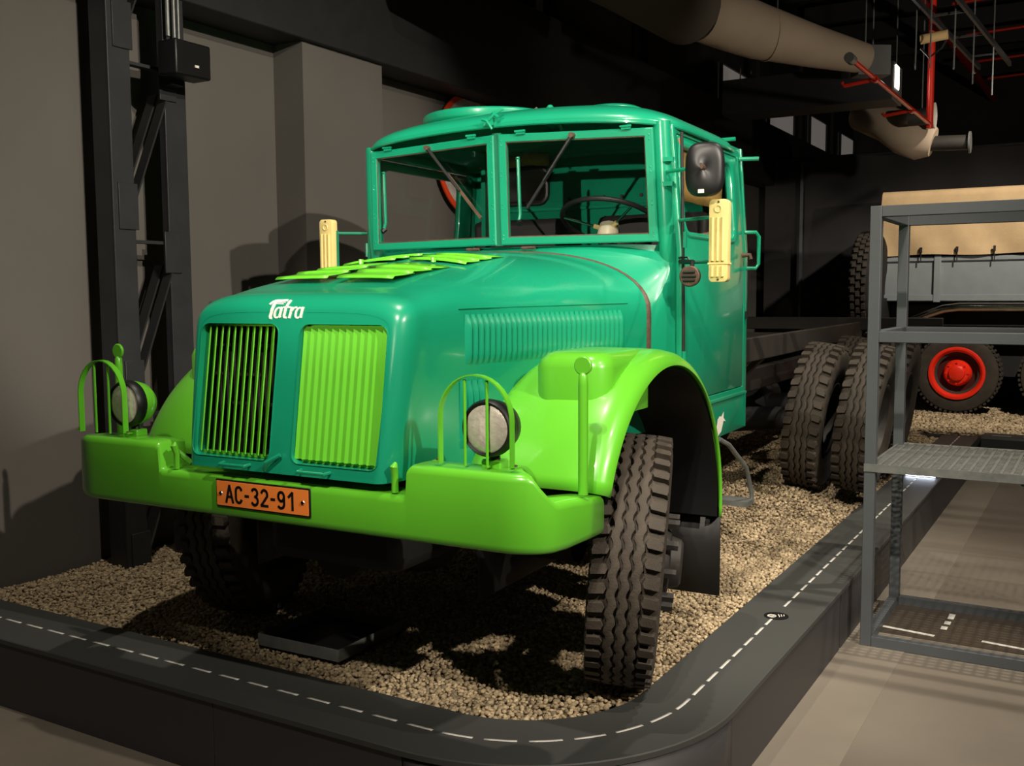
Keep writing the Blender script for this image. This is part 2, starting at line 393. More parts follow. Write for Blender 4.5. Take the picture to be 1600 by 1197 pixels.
def stones(x, y, z, size, base, jit):
    n = len(x); v, f = base; k = len(v)
    q = rng.normal(size=(n, 4)); q /= np.linalg.norm(q, axis=1)[:, None]; w, a, b_, c = q.T
    R = np.stack([np.stack([1-2*(b_*b_+c*c), 2*(a*b_-c*w), 2*(a*c+b_*w)], 1), np.stack([2*(a*b_+c*w), 1-2*(a*a+c*c), 2*(b_*c-a*w)], 1), np.stack([2*(a*c-b_*w), 2*(b_*c+a*w), 1-2*(a*a+b_*b_)], 1)], 1)
    sc = size[:, None, None]*(rng.uniform(.6, 1.15, (n, 1, 3)))*v[None]*(1+rng.uniform(-jit, jit, (n, k, 1)))
    V = np.einsum('nij,nkj->nki', R, sc); V[:, :, 2] *= .8
    V += np.stack([x, y, z], 1)[:, None, :]
    F = (f[None]+(np.arange(n)*k)[:, None, None]).reshape(-1, 3)
    tone = np.repeat(rng.beta(2.2, 2.0, n), k)
    return V.reshape(-1, 3), F, tone
def scatter(x0, x1, y0, y1, step):
    nx = int((x1-x0)/step); ny = int((y1-y0)/step)
    X, Y = np.meshgrid(np.linspace(x0, x1, nx), np.linspace(y0, y1, ny)); X = X.ravel()+rng.uniform(-.5, .5, X.size)*step; Y = Y.ravel()+rng.uniform(-.5, .5, Y.size)*step
    return X, Y
parts = []
def put(x0, x1, y0, y1, step, size, base, jit, zf=gz, mask=inner_mask):
    X, Y = scatter(x0, x1, y0, y1, step); mk = mask(X, Y); X = X[mk]; Y = Y[mk]
    S = size*rng.uniform(.6, 1.25, X.size); parts.append(stones(X, Y, zf(X, Y)+rng.uniform(-.004, .009, X.size), S, base, jit))
put(-5.45, -1.6, 3.2, 5.3, .0185, .0135, ico(), .22)
put(-3.7, -1.6, 5.3, 7.2, .020, .0145, ico(), .22)
put(-5.45, -3.7, 5.3, 8.0, .04, .028, octa(), .2)
put(-3.7, -1.6, 7.2, 9.5, .026, .019, octa(), .2)
put(-3.6, -1.6, 9.5, 12.3, .034, .026, octa(), .2)
Vs, Fs, Ts, o_ = [], [], [], 0
for V, F, T in parts: Vs.append(V); Fs.append(F+o_); Ts.append(T); o_ += len(V)
def np_mesh(name, V, F, T, material):
    me = bpy.data.meshes.new(name); me.vertices.add(len(V)); me.vertices.foreach_set('co', V.ravel())
    me.loops.add(F.size); me.loops.foreach_set('vertex_index', F.ravel().astype(np.int32)); me.polygons.add(len(F))
    me.polygons.foreach_set('loop_start', np.arange(0, F.size, 3, dtype=np.int32)); me.polygons.foreach_set('loop_total', np.full(len(F), 3, np.int32))
    a = me.attributes.new('tone', 'FLOAT', 'POINT'); a.data.foreach_set('value', T.astype(np.float32))
    me.update(); me.validate(); me.materials.append(material)
    ob = bpy.data.objects.new(name, me); col.objects.link(ob); return ob
# bed below the loose stones
gx = np.linspace(-5.48, -1.62, 60); gy = np.linspace(3.25, 12.4, 120); GX, GY = np.meshgrid(gx, gy); GZ = gz(GX, GY)-.012
mk = inner_mask(GX, GY, -.04)
bv = np.stack([GX.ravel(), GY.ravel(), GZ.ravel()], 1); bf = []
for j in range(119):
    for i in range(59):
        a = j*60+i
        if mk[j, i] and mk[j, i+1] and mk[j+1, i] and mk[j+1, i+1]: bf += [(a, a+1, a+61), (a, a+61, a+60)]
Vs.append(bv); Fs.append(np.array(bf)+o_); Ts.append(np.full(len(bv), .12)); o_ += len(bv)
gr = np_mesh('gravel', np.concatenate(Vs), np.concatenate(Fs), np.concatenate(Ts), gp)
tag(gr, 'loose beige gravel bed filling the road-edged platform under the green truck', 'gravel', kind='stuff')

# ================================================================== GREEN TRUCK
T = empty('heavy_truck', (-2.796, 3.84, 0), .0303, 'teal and lime green bonneted heavy truck with grilles and orange number plate', 'truck')
# ---- hood
def hood_W(y): return interp(y, [-.85, -.4, .2, .76], [.545, .635, .752, .862])
def hood_zc(y): return interp(y, [-.9, -.67, -.46, -.09, .22, .5, .76], [1.69, 1.742, 1.782, 1.842, 1.878, 1.895, 1.905])
def hood_zs(y): return interp(y, [-.9, -.3, .76], [1.53, 1.535, 1.58])
def shear(y): return interp(y, [-1, -.7, .1], [.15, .12, 0])
def section(W, zs, zc, n=2.35, zb=.995, tuck=.93, ns=7, nt=14):
    R = []
    for k in range(ns):
        t = k/ns; R.append((W*lerp(tuck, 1, t**.6), lerp(zb, zs, t)))
    for k in range(nt+1):
        a = PI/2*k/nt; R.append((W*math.cos(a)**(2/n), zs+(zc-zs)*math.sin(a)**(2/n)))
    return R+[(-x, z) for x, z in R[-2::-1]]
rows = []
YF = -.985
NX = .03
def nxs(y): return NX*(1-sm((y+.9)/1.2))
def put_row(y, sec): rows.append([(x+nxs(y), y+shear(y)*(z-1.0), z) for x, z in sec])
front = None
for k in range(-1, 7):
    a = PI/2*max(k, 0)/6; ins = .06*(1-math.sin(a))+(.010 if k < 0 else 0); y = YF+.125*(1-math.cos(a))
    sec = section(hood_W(-.865)-ins, hood_zs(-.9)-ins*.2, hood_zc(-.865)-ins*1.15, 4.5, tuck=.94)
    if k == -1: front = [(x+NX, z) for x, z in sec]
    put_row(y, sec)
for y in (-.8, -.7, -.55, -.4, -.2, 0, .2, .4, .6, .76):
    t = sm((y+.87)/.7); put_row(y, section(hood_W(y), hood_zs(y), hood_zc(y), lerp(4.5, 2.35, t), tuck=lerp(.94, 1.0, t)))
hood = MB().grid(rows).build('hood', TEAL, T, smooth=50)
hole_r = rrect(.055+NX, 1.04, .468+NX, 1.572, .04, 6)
hole_l = [(2*NX-u, v) for u, v in reversed(hole_r)]
fp = lambda u, v: (u, YF+.15*(v-1.0), v)
mid_ = len(front)//2
half_r = front[:mid_]+[(NX, front[mid_][1])]+[(NX, z) for z in (1.5, 1.3, 1.1, .995)]
half_l = [(2*NX-u, v) for u, v in reversed(half_r)]
plate('grille_panel', half_r, [hole_r], fp, TEAL, T)
plate('grille_panel', half_l, [hole_l], fp, TEAL, T)
for hl in (hole_r, hole_l):
    rows2 = [[(u, fp(u, v)[1]+dy, v) for u, v in hl] for dy in (-.004, .07)]
    MB().grid(rows2, closed=True).build('grille_surround', TEAL, T)
# radiator core behind the openings
rc = MB().box((0, -.80, 1.30), (.96, .02, .58)).build('radiator', DARKF, T)
for sx in (-1, 1):
    for k in range(9):
        MB().tube([(sx*(.08+.042*k), -.83, 1.06), (sx*(.08+.042*k), -.83, 1.55)], .008, 6).build('cooling_tube', CHASSIS, rc)
    for k in range(4): MB().box((sx*.26, -.825, 1.12+.12*k), (.38, .012, .012)).build('cooling_fin', CHASSIS, rc)
# grille slats (angled shutters, mirrored left to right)
slat = None
for sx in (1, -1):
    gp_ = MB().box((NX+sx*.2615, fp(0, 1.047)[1]+.05, 1.047), (.41, .02, .012)).build('grille', LIME, T)
    MB().box((NX+sx*.2615, fp(0, 1.566)[1]+.05, 1.566), (.41, .02, .012)).build('slat_rail', LIME, gp_)
    n = 12
    for k in range(n):
        xk = NX+sx*(.074+.0342*k)
        z0, z1 = 1.055, 1.562
        mb = MB(); w = .040; ang = math.radians(52)
        dx = sx*math.sin(ang)*w/2*-1; dy = -math.cos(ang)*w/2
        rws = []
        for z in (z0, z1):
            y0 = fp(0, z)[1]+.028
            rws.append([(xk-dx, y0-dy, z), (xk+dx, y0+dy, z)])
        mb.grid(rws); s_ = mb.build('slat', LIME, gp_, solid=.005, soff=0, smooth=0)
# logo lettering "Tatra": slanted brush strokes
def strokes(lines, th, fn, name, material, parent, depth=.004):
    """each stroke a polyline with width(s), extruded"""
    for pts in lines:
        th_ = pts[0] if not isinstance(pts[0], tuple) else th
        pp = [Vector((p[0], p[1])) for p in (pts[1:] if not isinstance(pts[0], tuple) else pts)]
        qq = [pp[0]]
        for a_, b_ in zip(pp[:-1], pp[1:]):
            k_ = max(1, int((b_-a_).length/.06)); qq += [a_.lerp(b_, t_/k_) for t_ in range(1, k_+1)]
        pp = qq; n = len(pp); L, R = [], []
        for i in range(n):
            d = (pp[min(i+1, n-1)]-pp[max(i-1, 0)]).normalized(); nn = Vector((-d.y, d.x))*th_/2
            L.append(pp[i]+nn); R.append(pp[i]-nn)
        m_ = MB(); A = [fn(p.x, p.y, depth) for p in L]; B = [fn(p.x, p.y, depth) for p in R]; A0 = [fn(p.x, p.y, -.002) for p in L]; B0 = [fn(p.x, p.y, -.002) for p in R]
        m_.grid([A0, A, B, B0]); m_.add([A0[0], A[0], B[0], B0[0]], [(0, 1, 2, 3)]); m_.add([A0[-1], A[-1], B[-1], B0[-1]], [(0, 1, 2, 3)])
        yield m_
def join(ms):
    o = MB()
    for q in ms: o.add(q.v, q.f)
    return o
def arc(cx_, cy_, rx, ry, a0, a1, n=10):
    return [(cx_+rx*math.cos(math.radians(lerp(a0, a1, k/n))), cy_+ry*math.sin(math.radians(lerp(a0, a1, k/n)))) for k in range(n+1)]
def slant(l, k=.18): return [tuple(p) if False else ((p[0]+k*p[1], p[1]) if isinstance(p, tuple) else p) for p in l]
lg = []
lg.append([.30, (.02, .86), (.06, .96), (.22, 1.02), (.40, 1.02)][1:] and [.11, (-.04, .78), (.03, .92), (.14, .99), (.66, 1.0)])
lg.append([.045, (.18, .90), (.62, .89)]); lg.append([.045, (.18, .82), (.58, .81)])
lg.append([.13, (.17, .95), (.17, .10), (.20, .03), (.27, .02)])
def let_a(x):
    return [[.085]+arc(x+.14, .32, .13, .28, 55, 305, 14), [.105, (x+.27, .64), (x+.27, .12), (x+.34, .06)]]
lg += let_a(.33)
lg.append([.105, (.80, 1.02), (.80, .16), (.84, .06), (.94, .06)]); lg.append([.09, (.66, .62), (1.0, .62)])
lg.append([.105, (1.07, .64), (1.07, .02)]); lg.append([.10, (1.08, .40), (1.15, .58), (1.29, .62)])
lg += let_a(1.30)
SC = .098
from mathutils.bvhtree import BVHTree
hood_tree = BVHTree.FromPolygons([Vector(v.co) for v in hood.data.vertices], [tuple(p.vertices) for p in hood.data.polygons])
def logo_fn(u, v, d):
    x = -.095+u*SC*1.12; z = 1.592+v*SC*.72
    hit = hood_tree.ray_cast(Vector((x, -3, z)), Vector((0, 1, 0)))[0]
    y = hit.y if hit is not None else fp(x, z)[1]
    return (x, y-d*.8, z+d*.4)
join(strokes([slant(s_) for s_ in lg], .1, logo_fn, '', None, None, .0035)).build('logo_lettering', WHITE, hood, smooth=0)
# louvers on the hood side
def hood_side(y, z): # x of the near side at y,z
    return hood_W(y)*lerp(interp(y, [-.87, -.27], [.94, 1]), 1, max(0, min(1, (z-.995)/(hood_zs(y)-.995)))**.6)
def louver_mesh(h):
    m_ = MB(); rws = []; N = 9
    for i in range(N+1):
        t = i/N; z = (t-.5)*h; e = min(1, 4*min(t, 1-t)*1.3)**.6 if 0 < t < 1 else 0
        rws.append([(0, -.014, z), (.005*e, -.008, z), (.011*e, .0, z), (.0165*e, .007, z), (.0175*e, .011, z), (-.004, .0118, z)])
    m_.grid(rws); me = bpy.data.meshes.new('louver'); me.from_pydata(m_.v, [], m_.f); me.shade_smooth(); me.set_sharp_from_angle(angle=math.radians(50)); me.materials.append(TEAL); return me
lm = louver_mesh(.20); lm2 = louver_mesh(.27)
def put_louver(me, y, z):
    o = bpy.data.objects.new('louver', me); col.objects.link(o); o.parent = hood
    x = hood_side(y, z); sl = (hood_side(y+.03, z)-hood_side(y-.03, z))/.06
    lean = (hood_side(y, z+.08)-hood_side(y, z-.08))/.16
    o.location = (x-.001+nxs(y), y+shear(y)*(z-1), z); o.rotation_euler = Euler((0, math.atan(lean), -math.atan(sl)), 'XYZ')
for k in range(31): put_louver(lm, -.60+.0373*k, 1.505-.0*k)
for k in range(4): put_louver(lm2, -.60+.036*k, 1.21)
cr_ = []
for k in range(31):
    y = -.66+.042*k; z = interp(y, [-.66, .6], [1.628, 1.638]); zc, zs, W = hood_zc(y), hood_zs(y), hood_W(y); n = lerp(4.5, 2.35, sm((y+.87)/.7))
    q = max(0, min(1, (z-zs)/(zc-zs))); x = W*(1-q**n)**(1/n); cr_.append((x+.002+nxs(y), y+shear(y)*(z-1), z))
MB().tube(cr_, .0035, 6).build('crease', TEAL, hood)
# seal between hood and cowl
sec = section(hood_W(.76), hood_zs(.76), hood_zc(.76), 2.35, tuck=1.0)
rws = []
for dy, dr in ((-.022, 0), (-.014, .010), (.0, .014), (.014, .010), (.022, 0)):
    rws.append([(x*(1+dr/.9*lerp(1, .4, sm((z-1.6)/.2))), .778+dy*lerp(1, .35, sm((z-1.6)/.2)), z+dr*(.4 if z > 1.6 else 0)) for x, z in sec])
MB().grid(rws).build('hood_seal', RUST, T, smooth=60)
# flaps in the hood crown
def hood_top(x, y):
    zc, zs, W = hood_zc(y), hood_zs(y), hood_W(y); n = lerp(4.5, 2.35, sm((y+.87)/.7))
    q = min(.999, abs(x)/W); return zs+(zc-zs)*(1-q**n)**(1/n)
def flap_bank(x0, x1, y0, nf, dy):
    for k in range(nf):
        ya = y0+k*dy; rws = []
        for t, h in ((0, .003), (.5, .006), (1.0, .012), (1.1, .004)):
            yy = ya+dy*1.05*(1-t)
            rws.append([(x, yy, hood_top(x, yy)+h) for x in np.linspace(x0, x1, 6)])
        MB().grid(rws).build('vent_flap', LIME, hood, solid=.003, soff=0)
flap_bank(.05, .33, -.62, 3, .135); flap_bank(-.28, .0, -.62, 3, .135)
flap_bank(.05, .35, -.10, 3, .11); flap_bank(-.33, -.03, -.10, 3, .11)
for sx in (-1, 1): MB().tube([(sx*.2, -.14, hood_top(.2, -.14)), (sx*.2, -.14, hood_top(.2, -.14)+.02)], .012, 8).build('flap_knob', LIME, hood)
# handles at the lower edge of the nose and the small round emblem
for xh in (-.19, .21):
    z = 1.012; y = fp(0, z)[1]
    MB().tube([(xh-.07, y, z+.008), (xh-.065, y-.03, z+.004), (xh+.065, y-.03, z+.004), (xh+.07, y, z+.008)], .007, 8).build('nose_handle', TEAL, hood)
MB().tube([(-.035, fp(0, 1.01)[1]-.012, 1.008), (-.01, fp(0, 1.03)[1]-.03, 1.04), (.04, fp(0, 1.06)[1]-.012, 1.07)], .009, 8).build('latch_lever', TEAL, hood)
MB().tube([(.505+.0, fp(0, 1.09)[1]-.002+.028*math.cos(a)*.3+.03, 1.09+.02*math.sin(a)) for a in np.linspace(0, 2*PI, 18)[:-1]], .003, 6, closed=True).build('emblem_ring', TEAL, hood)

# ---- bumper
def bumper():
    st = []   # (x, y, nx, ny, ztop, flange)
    LOW, HI, SIDE = .962, 1.075, .972
    def S(x, y, nx, ny, z, fl): st.append((x, y, nx, ny, z, fl))
    yb = -.985
    half = []
    for x in (0, .2, .4, .605): half.append((x, yb, 0, -1, LOW, .15))
    half.append((.620, yb, 0, -1, LOW+.012, .15))
    half.append((.626, yb, 0, -1, HI-.012, .15)); 
    for x in (.642, .75, .9, 1.0): half.append((x, yb, 0, -1, HI, .15))
    for k in range(1, 9):
        a = PI/2*k/8*.92; half.append((1.0+.185*math.sin(a), yb+.13*(1-math.cos(a)), math.sin(a), -math.cos(a), (HI, HI, HI, HI-.008, HI-.045, SIDE+.03, SIDE+.006, SIDE)[k-1], .15))
    half.append((1.195, -.82, 1, 0, SIDE, .14))
    half.append((1.205, -.68, 1, 0, SIDE-.015, .13)); half.append((1.21, -.56, 1, 0, SIDE-.03, .13))
    for h in half[:0:-1]: st.append((-h[0]-.03*sm((h[0]-.5)/.4), h[1], -h[2], h[3], h[4], h[5]))
    st += half
    rws = []
    for x, y, nx, ny, zt, fl in st:
        l = math.hypot(nx, ny); nx, ny = nx/l, ny/l; zb = .798; r = .028
        prof = [(-.06, zb+.004), (-r*.5, zb), (-r*.15, zb+r*.3), (0, zb+r), (0, (zb+zt)/2), (0, zt-r), (-r*.12, zt-r*.5), (-r*.5, zt-r*.12), (-r, zt), (-fl*.6, zt), (-fl, zt-.002)]
        rws.append([(x+nx*o, y+ny*o, z) for o, z in prof])
    return MB().grid(rws).build('bumper', LIME, T, smooth=55, solid=.004, soff=-1)
bp_ = bumper()
MB().box((0, -.89, .945), (1.24, .16, .02)).build('bumper_shelf', LIME, T, bevel=.004)
# tow pins
for sx in (-1, 1):
    MB().tube([(sx*.555, -.955, .965), (sx*.555, -.955, 1.03), (sx*.558, -.965, 1.062), (sx*.56, -.955, 1.075)], [.013, .013, .015, .006], 10).build('tow_pin', LIME, T)
MB().tube([(-.598, -.93, 1.045), (-.56, -.925, 1.02), (-.51, -.915, .985)], .012, 8).build('tow_pin_chain', LIMER, T)
# number plate
np_ = MB().box((-.055, -.990, .896), (.485, .006, .112)).build('number_plate', BLACK, T, bevel=.002)
MB().box((-.055, -.9945, .896), (.470, .004, .098)).build('plate_face', ORANGE, np_)
GL = {'A': [[(0, 0), (.5, 1.0), (1, 0)], [(.2, .33), (.8, .33)]],
      'C': [arc(.5, .70, .42, .26, 20, 180, 8)+arc(.5, .30, .42, .26, 180, 340, 8)],
      '-': [[(.1, .48), (.9, .48)]],
      '3': [arc(.45, .73, .40, .23, 150, -80, 9), arc(.45, .27, .45, .25, 85, -150, 9)],
      '2': [arc(.48, .70, .42, .26, 160, -20, 8)+[(.05, .06)], [(.0, .05), (.95, .05)]],
      '9': [arc(.5, .70, .40, .26, 0, 360, 16), [(.90, .70)]+arc(.45, .28, .45, .24, 0, -140, 8)],
      '1': [[(.15, .72), (.65, .98)], [(.68, 1.0), (.68, 0)]]}
xc = -.239
for ch, w in zip('AC-32-91', (.036, .036, .022, .036, .036, .022, .036, .036)):
    ms = []
    for ln in GL[ch]:
        pp = [Vector((xc+u*w, .862+v*.068)) for u, v in ln]; n = len(pp); th = .0105
        for a, b in zip(pp[:-1], pp[1:]):
            d = (b-a); L_ = d.length; d.normalize(); nn = Vector((-d.y, d.x))*th/2; ex = d*th*.25
            q = MB(); ps = [a-ex+nn, b+ex+nn, b+ex-nn, a-ex-nn]
            q.add([(p.x, -.9962, p.y) for p in ps]+[(p.x, -.9978, p.y) for p in ps], [(0,1,2,3),(7,6,5,4),(0,4,5,1),(1,5,6,2),(2,6,7,3),(3,7,4,0)]); ms.append(q)
    join(ms).build('plate_character', BLACK, np_, smooth=0)
    xc += w+.0135
for xb in (-.267, .155): MB().lathe([(-.004, 0), (-.0035, .007), (.002, .010)], 12, origin=(xb, -.9975, .896), axis='y').build('plate_bolt', CHROME, np_)

# ---- headlights, guards, marker poles
for sx in (1, -1):
    hx, hy, hz = sx*.915, -.90, 1.215
    hd = MB().lathe([(.0, .088), (.03, .098), (.055, .096), (.09, .085), (.12, .06), (.135, .02), (.137, 0)], 32, origin=(hx, hy, hz), axis='y').build('headlight', DARKRUB if sx > 0 else LIME, T)
    MB().lathe([(-.012, .086), (-.016, .094), (-.006, .101), (.018, .103), (.032, .1)], 32, origin=(hx, hy, hz), axis='y').build('headlight_rim', BLACK, hd)
    MB().lathe([(-.022, 0), (-.021, .03), (-.017, .06), (-.011, .08), (-.006, .088)], 32, origin=(hx, hy, hz), axis='y').build('headlight_lens', LENS, hd)
    MB().tube([(hx, hy+.05, hz-.09), (hx, hy+.05, hz-.135)], [.018, .024], 12).build('headlight_neck', BLACK, hd)
    MB().box((hx, hy+.05, 1.075), (.08, .06, .05)).build('headlight_bracket', LIME, hd, bevel=.006)
    # arch guard
    gx0, gx1, gy_ = (.745, 1.035, -.94) if sx > 0 else (-.875, -1.155, -.94)
    pts = [(gx0, gy_, 1.085), (gx0, gy_, 1.25)]
    cxg = (gx0+gx1)/2; rg = abs(gx1-gx0)/2
    pts += [(cxg-sx*rg*math.cos(a), gy_, 1.25+.155*math.sin(a)) for a in np.linspace(.15, PI-.15, 15)] + [(gx1, gy_, 1.25), (gx1, gy_, 1.085)]
    mb = MB()
    rws = []
    P_ = [Vector(p) for p in pts]
    for i, p in enumerate(P_):
        t = (P_[min(i+1, len(P_)-1)]-P_[max(i-1, 0)]).normalized(); n = Vector((t.z, 0, -t.x))
        rws.append([p+n*.0025+Vector((0, -.014, 0)), p+n*.0025+Vector((0, .014, 0)), p-n*.0025+Vector((0, .014, 0)), p-n*.0025+Vector((0, -.014, 0))])
    ga = mb.grid(rws, closed=True).build('headlight_guard', LIME, T)
    for t in (.35, .66):
        x = lerp(gx0, gx1, t); zt = 1.24+.155*math.sqrt(max(0, 1-((x-cxg)/rg)**2))
        MB().tube([(x, gy_, 1.085), (x, gy_, zt)], .0055, 8).build('guard_bar', LIME, ga)
    for x in (gx0, gx1):
        MB().box((x+sx*(.012 if x == gx1 else -.012), gy_, 1.094), (.03, .026, .004)).build('guard_foot', LIME, ga)
        MB().lathe([(0, .006), (.006, .006), (.006, 0)], 8, origin=(x+sx*(.014 if x == gx1 else -.014), gy_, 1.096), axis='z').build('guard_bolt', RUST, ga)
    # marker pole with disc
    px_, py_ = sx*1.19, -.70
    mp = MB().tube([(px_, py_, .97), (px_, py_, 1.36), (px_, py_, 1.395), (px_, py_, 1.405)], [.018, .018, .016, .010], 14).build('marker_pole', LIME, T)
    MB().lathe([(-.007, 0), (-.007, .030), (-.003, .034), (.003, .034), (.007, .030), (.007, 0)], 24, origin=(px_, py_, 1.43), axis='y').build('marker_disc', LIME, mp)

# ---- fenders
AY, AZ = .14, .66
for sx in (1, -1):
    rws = []
    for a in np.linspace(math.radians(158), math.radians(-6), 44):
        c, s_ = math.cos(a), math.sin(a); prof = []
        fr = sm((math.degrees(a)-60)/80)
        for x, R in ((.56, .735), (.72, .765), (.9, .785), (1.05, .788), (1.13, .784), (1.175, .774), (1.203, .756), (1.218, .735), (1.222, .718), (1.21, .712)):
            prof.append((sx*x, AY+R*c, AZ+R*s_))
        rws.append(prof)
    fn_ = MB().grid(rws).build('fender', LIME, T, smooth=60, solid=.006, soff=-1)
    # dark inner liner
    rws = []
    for a in np.linspace(math.radians(160), math.radians(-6), 30):
        c, s_ = math.cos(a), math.sin(a); rws.append([(sx*x, AY+R*c, AZ+R*s_) for x, R in ((.5, .70), (1.0, .70), (1.205, .70))])
    MB().grid(rws).build('fender_liner', BLACK, fn_, smooth=60)
    # front apron joining fender and bumper
    # raised box on the fender front
    rws = []
    top = 1.452
    bx0, bx1, by0, by1 = .80, 1.13, -.36, .16
    lv = [(0, 1.20), (0, top-.06), (.012, top-.03), (.035, top-.008), (.06, top), (.14, top+.003)]
    for ins, z in lv:
        rws.append([(sx*u, v, z) for u, v in rrect(bx0+ins, by0+ins, bx1-ins*.8, by1-ins, max(.02, .09-ins*.4), 6)])
    b_ = MB().grid(rws, closed=True); n = len(rws[0]); b_.f.append(tuple(range((len(rws)-1)*n, len(rws)*n)))
    b_.build('fender_box', LIME, fn_, smooth=50)
    # mud flap and an added light-blocking panel
    MB().box((sx*.60, .24, .90), (.012, 1.36, .94)).build('arch_light_block', BLACK, fn_)  # unseen panel added to keep side light off the gravel below
    MB().grid([[(sx*x, .905, z) for x in (.50, 1.2)] for z in (.66, .17)]).build('mud_flap', DARKRUB, T, solid=.012, soff=0)  # inner edge widened to block light under the truck
    MB().box((sx*.85, .9, .6), (.7, .02, .05)).build('mud_flap_bracket', BLACK, T)

# ---- cowl between hood and cab
rows_c = []
s0 = section(hood_W(.76), hood_zs(.76), hood_zc(.76), 2.35, tuck=1.0)
s1 = section(.945, 1.86, 1.935, 6, tuck=1.0)
for t in (0, .15, .35, .55, .75, .9, 1.0):
    r = []
    for (xa, za), (xb, zb_) in zip(s0, s1):
        side = 1 if za < 1.6 else max(0, 1-(za-1.6)/.28)
        yy = lerp(.782, lerp(.865, .955, sm(abs(xb)/.95)**3), t)
        k = t**1.6 if za > 1.6 else t
        r.append((lerp(xa, xb, t**.8), yy, lerp(za, zb_, k)))
    rows_c.append(r)
MB().grid(rows_c).build('cowl', TEAL, T, smooth=60)
# ---- cab
def xs_(z): return interp(z, [.8, 1.9, 2.55], [.978, .975, .925])
for sx in (1, -1):
    side_fn = lambda u, v, s=sx: (s*xs_(v), u, v)
    outer = [(.945, .87), (1.55, .87), (2.12, .87)]+[(2.12, z) for z in (1.2, 1.6, 1.9, 2.2, 2.54)]+[(1.5, 2.54), (.92, 2.52)]+[(.925, 2.2), (.94, 1.9), (.945, 1.4)]
    doorh = [(.975, 1.12), (2.05, 1.12), (2.05, 1.5), (2.05, 1.9), (2.045, 2.2), (2.03, 2.46), (2.0, 2.482), (1.5, 2.482), (.98, 2.482), (.965, 2.46), (.968, 2.2), (.972, 1.9), (.975, 1.5)]
    cs = plate('cab_side', outer, [doorh], side_fn, TEAL, T, thick=.03, soff=-1 if sx > 0 else -1, bevel=.004)
    dmid = (1.51, 1.8)
    shrink = lambda p, e=.006: (p[0]+(e if p[0] < 1.5 else -e), p[1]+(e if p[1] < 1.8 else -e))
    win = rrect(1.01, 1.995, 1.89, 2.425, .075, 6)
    dr = plate('door', [shrink(p) for p in doorh], [win], side_fn, TEAL, T, thick=.035, soff=-1, bevel=.004)
    # raised window surround
    sur = []
    for e, o in ((.0, .0), (-.012, .008), (-.026, .004), (-.030, 0)):
        sur.append([(sx*(xs_(v)+o), u, v) for u, v in rrect(1.01+e, 1.995+e, 1.89-e, 2.425-e, .075-e*.6, 6)])
    MB().grid(sur, closed=True).build('window_surround', TEAL, dr, smooth=60)
    mb = MB(); pl_ = rrect(1.0, 1.985, 1.9, 2.435, .08, 6); mb.add([(sx*(xs_(v)-.018), u, v) for u, v in pl_], [tuple(range(len(pl_)))])
    MB.build(mb, 'door_glass', GLASS, dr, smooth=0)
    # lower tool panel frame
    MB().bar((sx*(.982), .99, 1.085), (sx*.982, 2.10, 1.085), .012, .014).build('panel_rim', TEAL, cs)
    MB().bar((sx*(.982), 2.075, .88), (sx*.982, 2.075, 1.09), .012, .014).build('panel_rim', TEAL, cs)
    for z in (1.35, 1.95): MB().tube([(sx*.985, .955, z-.04), (sx*.985, .955, z+.04)], .012, 8).build('door_hinge', TEAL, dr)
    # handle and grab rail
    MB().tube([(sx*.98, 2.0, 1.905), (sx*1.025, 2.0, 1.905), (sx*1.03, 2.0, 1.88)], [.016, .012, .012], 10).build('door_handle', RUST, dr)
    MB().tube([(sx*.96, 2.10, 2.045), (sx*1.02, 2.14, 2.045), (sx*1.035, 2.15, 2.02), (sx*1.035, 2.15, 1.855), (sx*1.02, 2.14, 1.83), (sx*.96, 2.10, 1.83)], .0115, 10).build('grab_rail', TEAL, cs)
    MB().tube([(sx*.93, 2.06, 2.475), (sx*1.04, 2.10, 2.475)], [.013, .013], 10).build('lamp_stub', TEAL, cs)
    MB().box((sx*.985, 2.085, 1.55), (.012, .02, .045)).build('reflector', BLACK, cs)
    # pillar
    MB().tube([(sx*.900, .975, 1.78), (sx*.900, .945, 1.90), (sx*.897, .925, 2.0), (sx*.892, .908, 2.2), (sx*.880, .89, 2.53)], .045, 14).build('windscreen_pillar', TEAL, T)
# irregular white patch on the lower panel
MB().add([(.9805, y, z) for y, z in ((1.56, .88), (1.62, .90), (1.66, .955), (1.70, .95), (1.66, .975), (1.665, 1.01), (1.62, .985), (1.585, .99), (1.55, .975), (1.53, .93))], [tuple(range(10))]).build('white_patch', WHITE, T, smooth=0)
# back wall with window
bw = plate('cab_back', [(-.975, .87), (.975, .87), (.975, 1.9), (.93, 2.54), (.4, 2.6), (-.4, 2.6), (-.93, 2.54), (-.975, 1.9)], [rrect(-.84, 2.285, -.36, 2.515, .06, 6)], lambda u, v: (u, 2.115, v), TEAL, T, thick=.03, soff=0)
MB().tube([(u, 2.09, v) for u, v in rrect(-.84, 2.285, -.36, 2.515, .06, 6)], .018, 8, closed=True).build('window_seal', DARKRUB, bw)
mb = MB().box((-.6, 2.115, 2.4), (.5, .006, .25)); mb.build('back_glass', GLASS, bw)
for z in (2.24, 2.6): MB().tube([(-.9, 2.09, z), (.9, 2.09, z)], .012, 8).build('stiffening_rib', TEAL, bw)
MB().box((-.72, 1.97, 2.3), (.03, .2, .6)).build('inner_post', TEAL, bw)
for xh in (-.2, .05, .17, .3): MB().lathe([(0, .012), (-.006, .012), (-.006, 0)], 10, origin=(xh, 2.095, 2.3), axis='y').build('plug', DARKRUB, bw)
cu = []
for j in range(3):
    cu.append([(-.88+.055*i, 2.05-.012*math.sin(i*1.9), 2.525+.04*j+.006*math.sin(i*1.1)) for i in range(11)])
MB().grid(cu).build('rolled_blind', CLOTH, T, solid=.02, soff=0, smooth=60)
cu = []
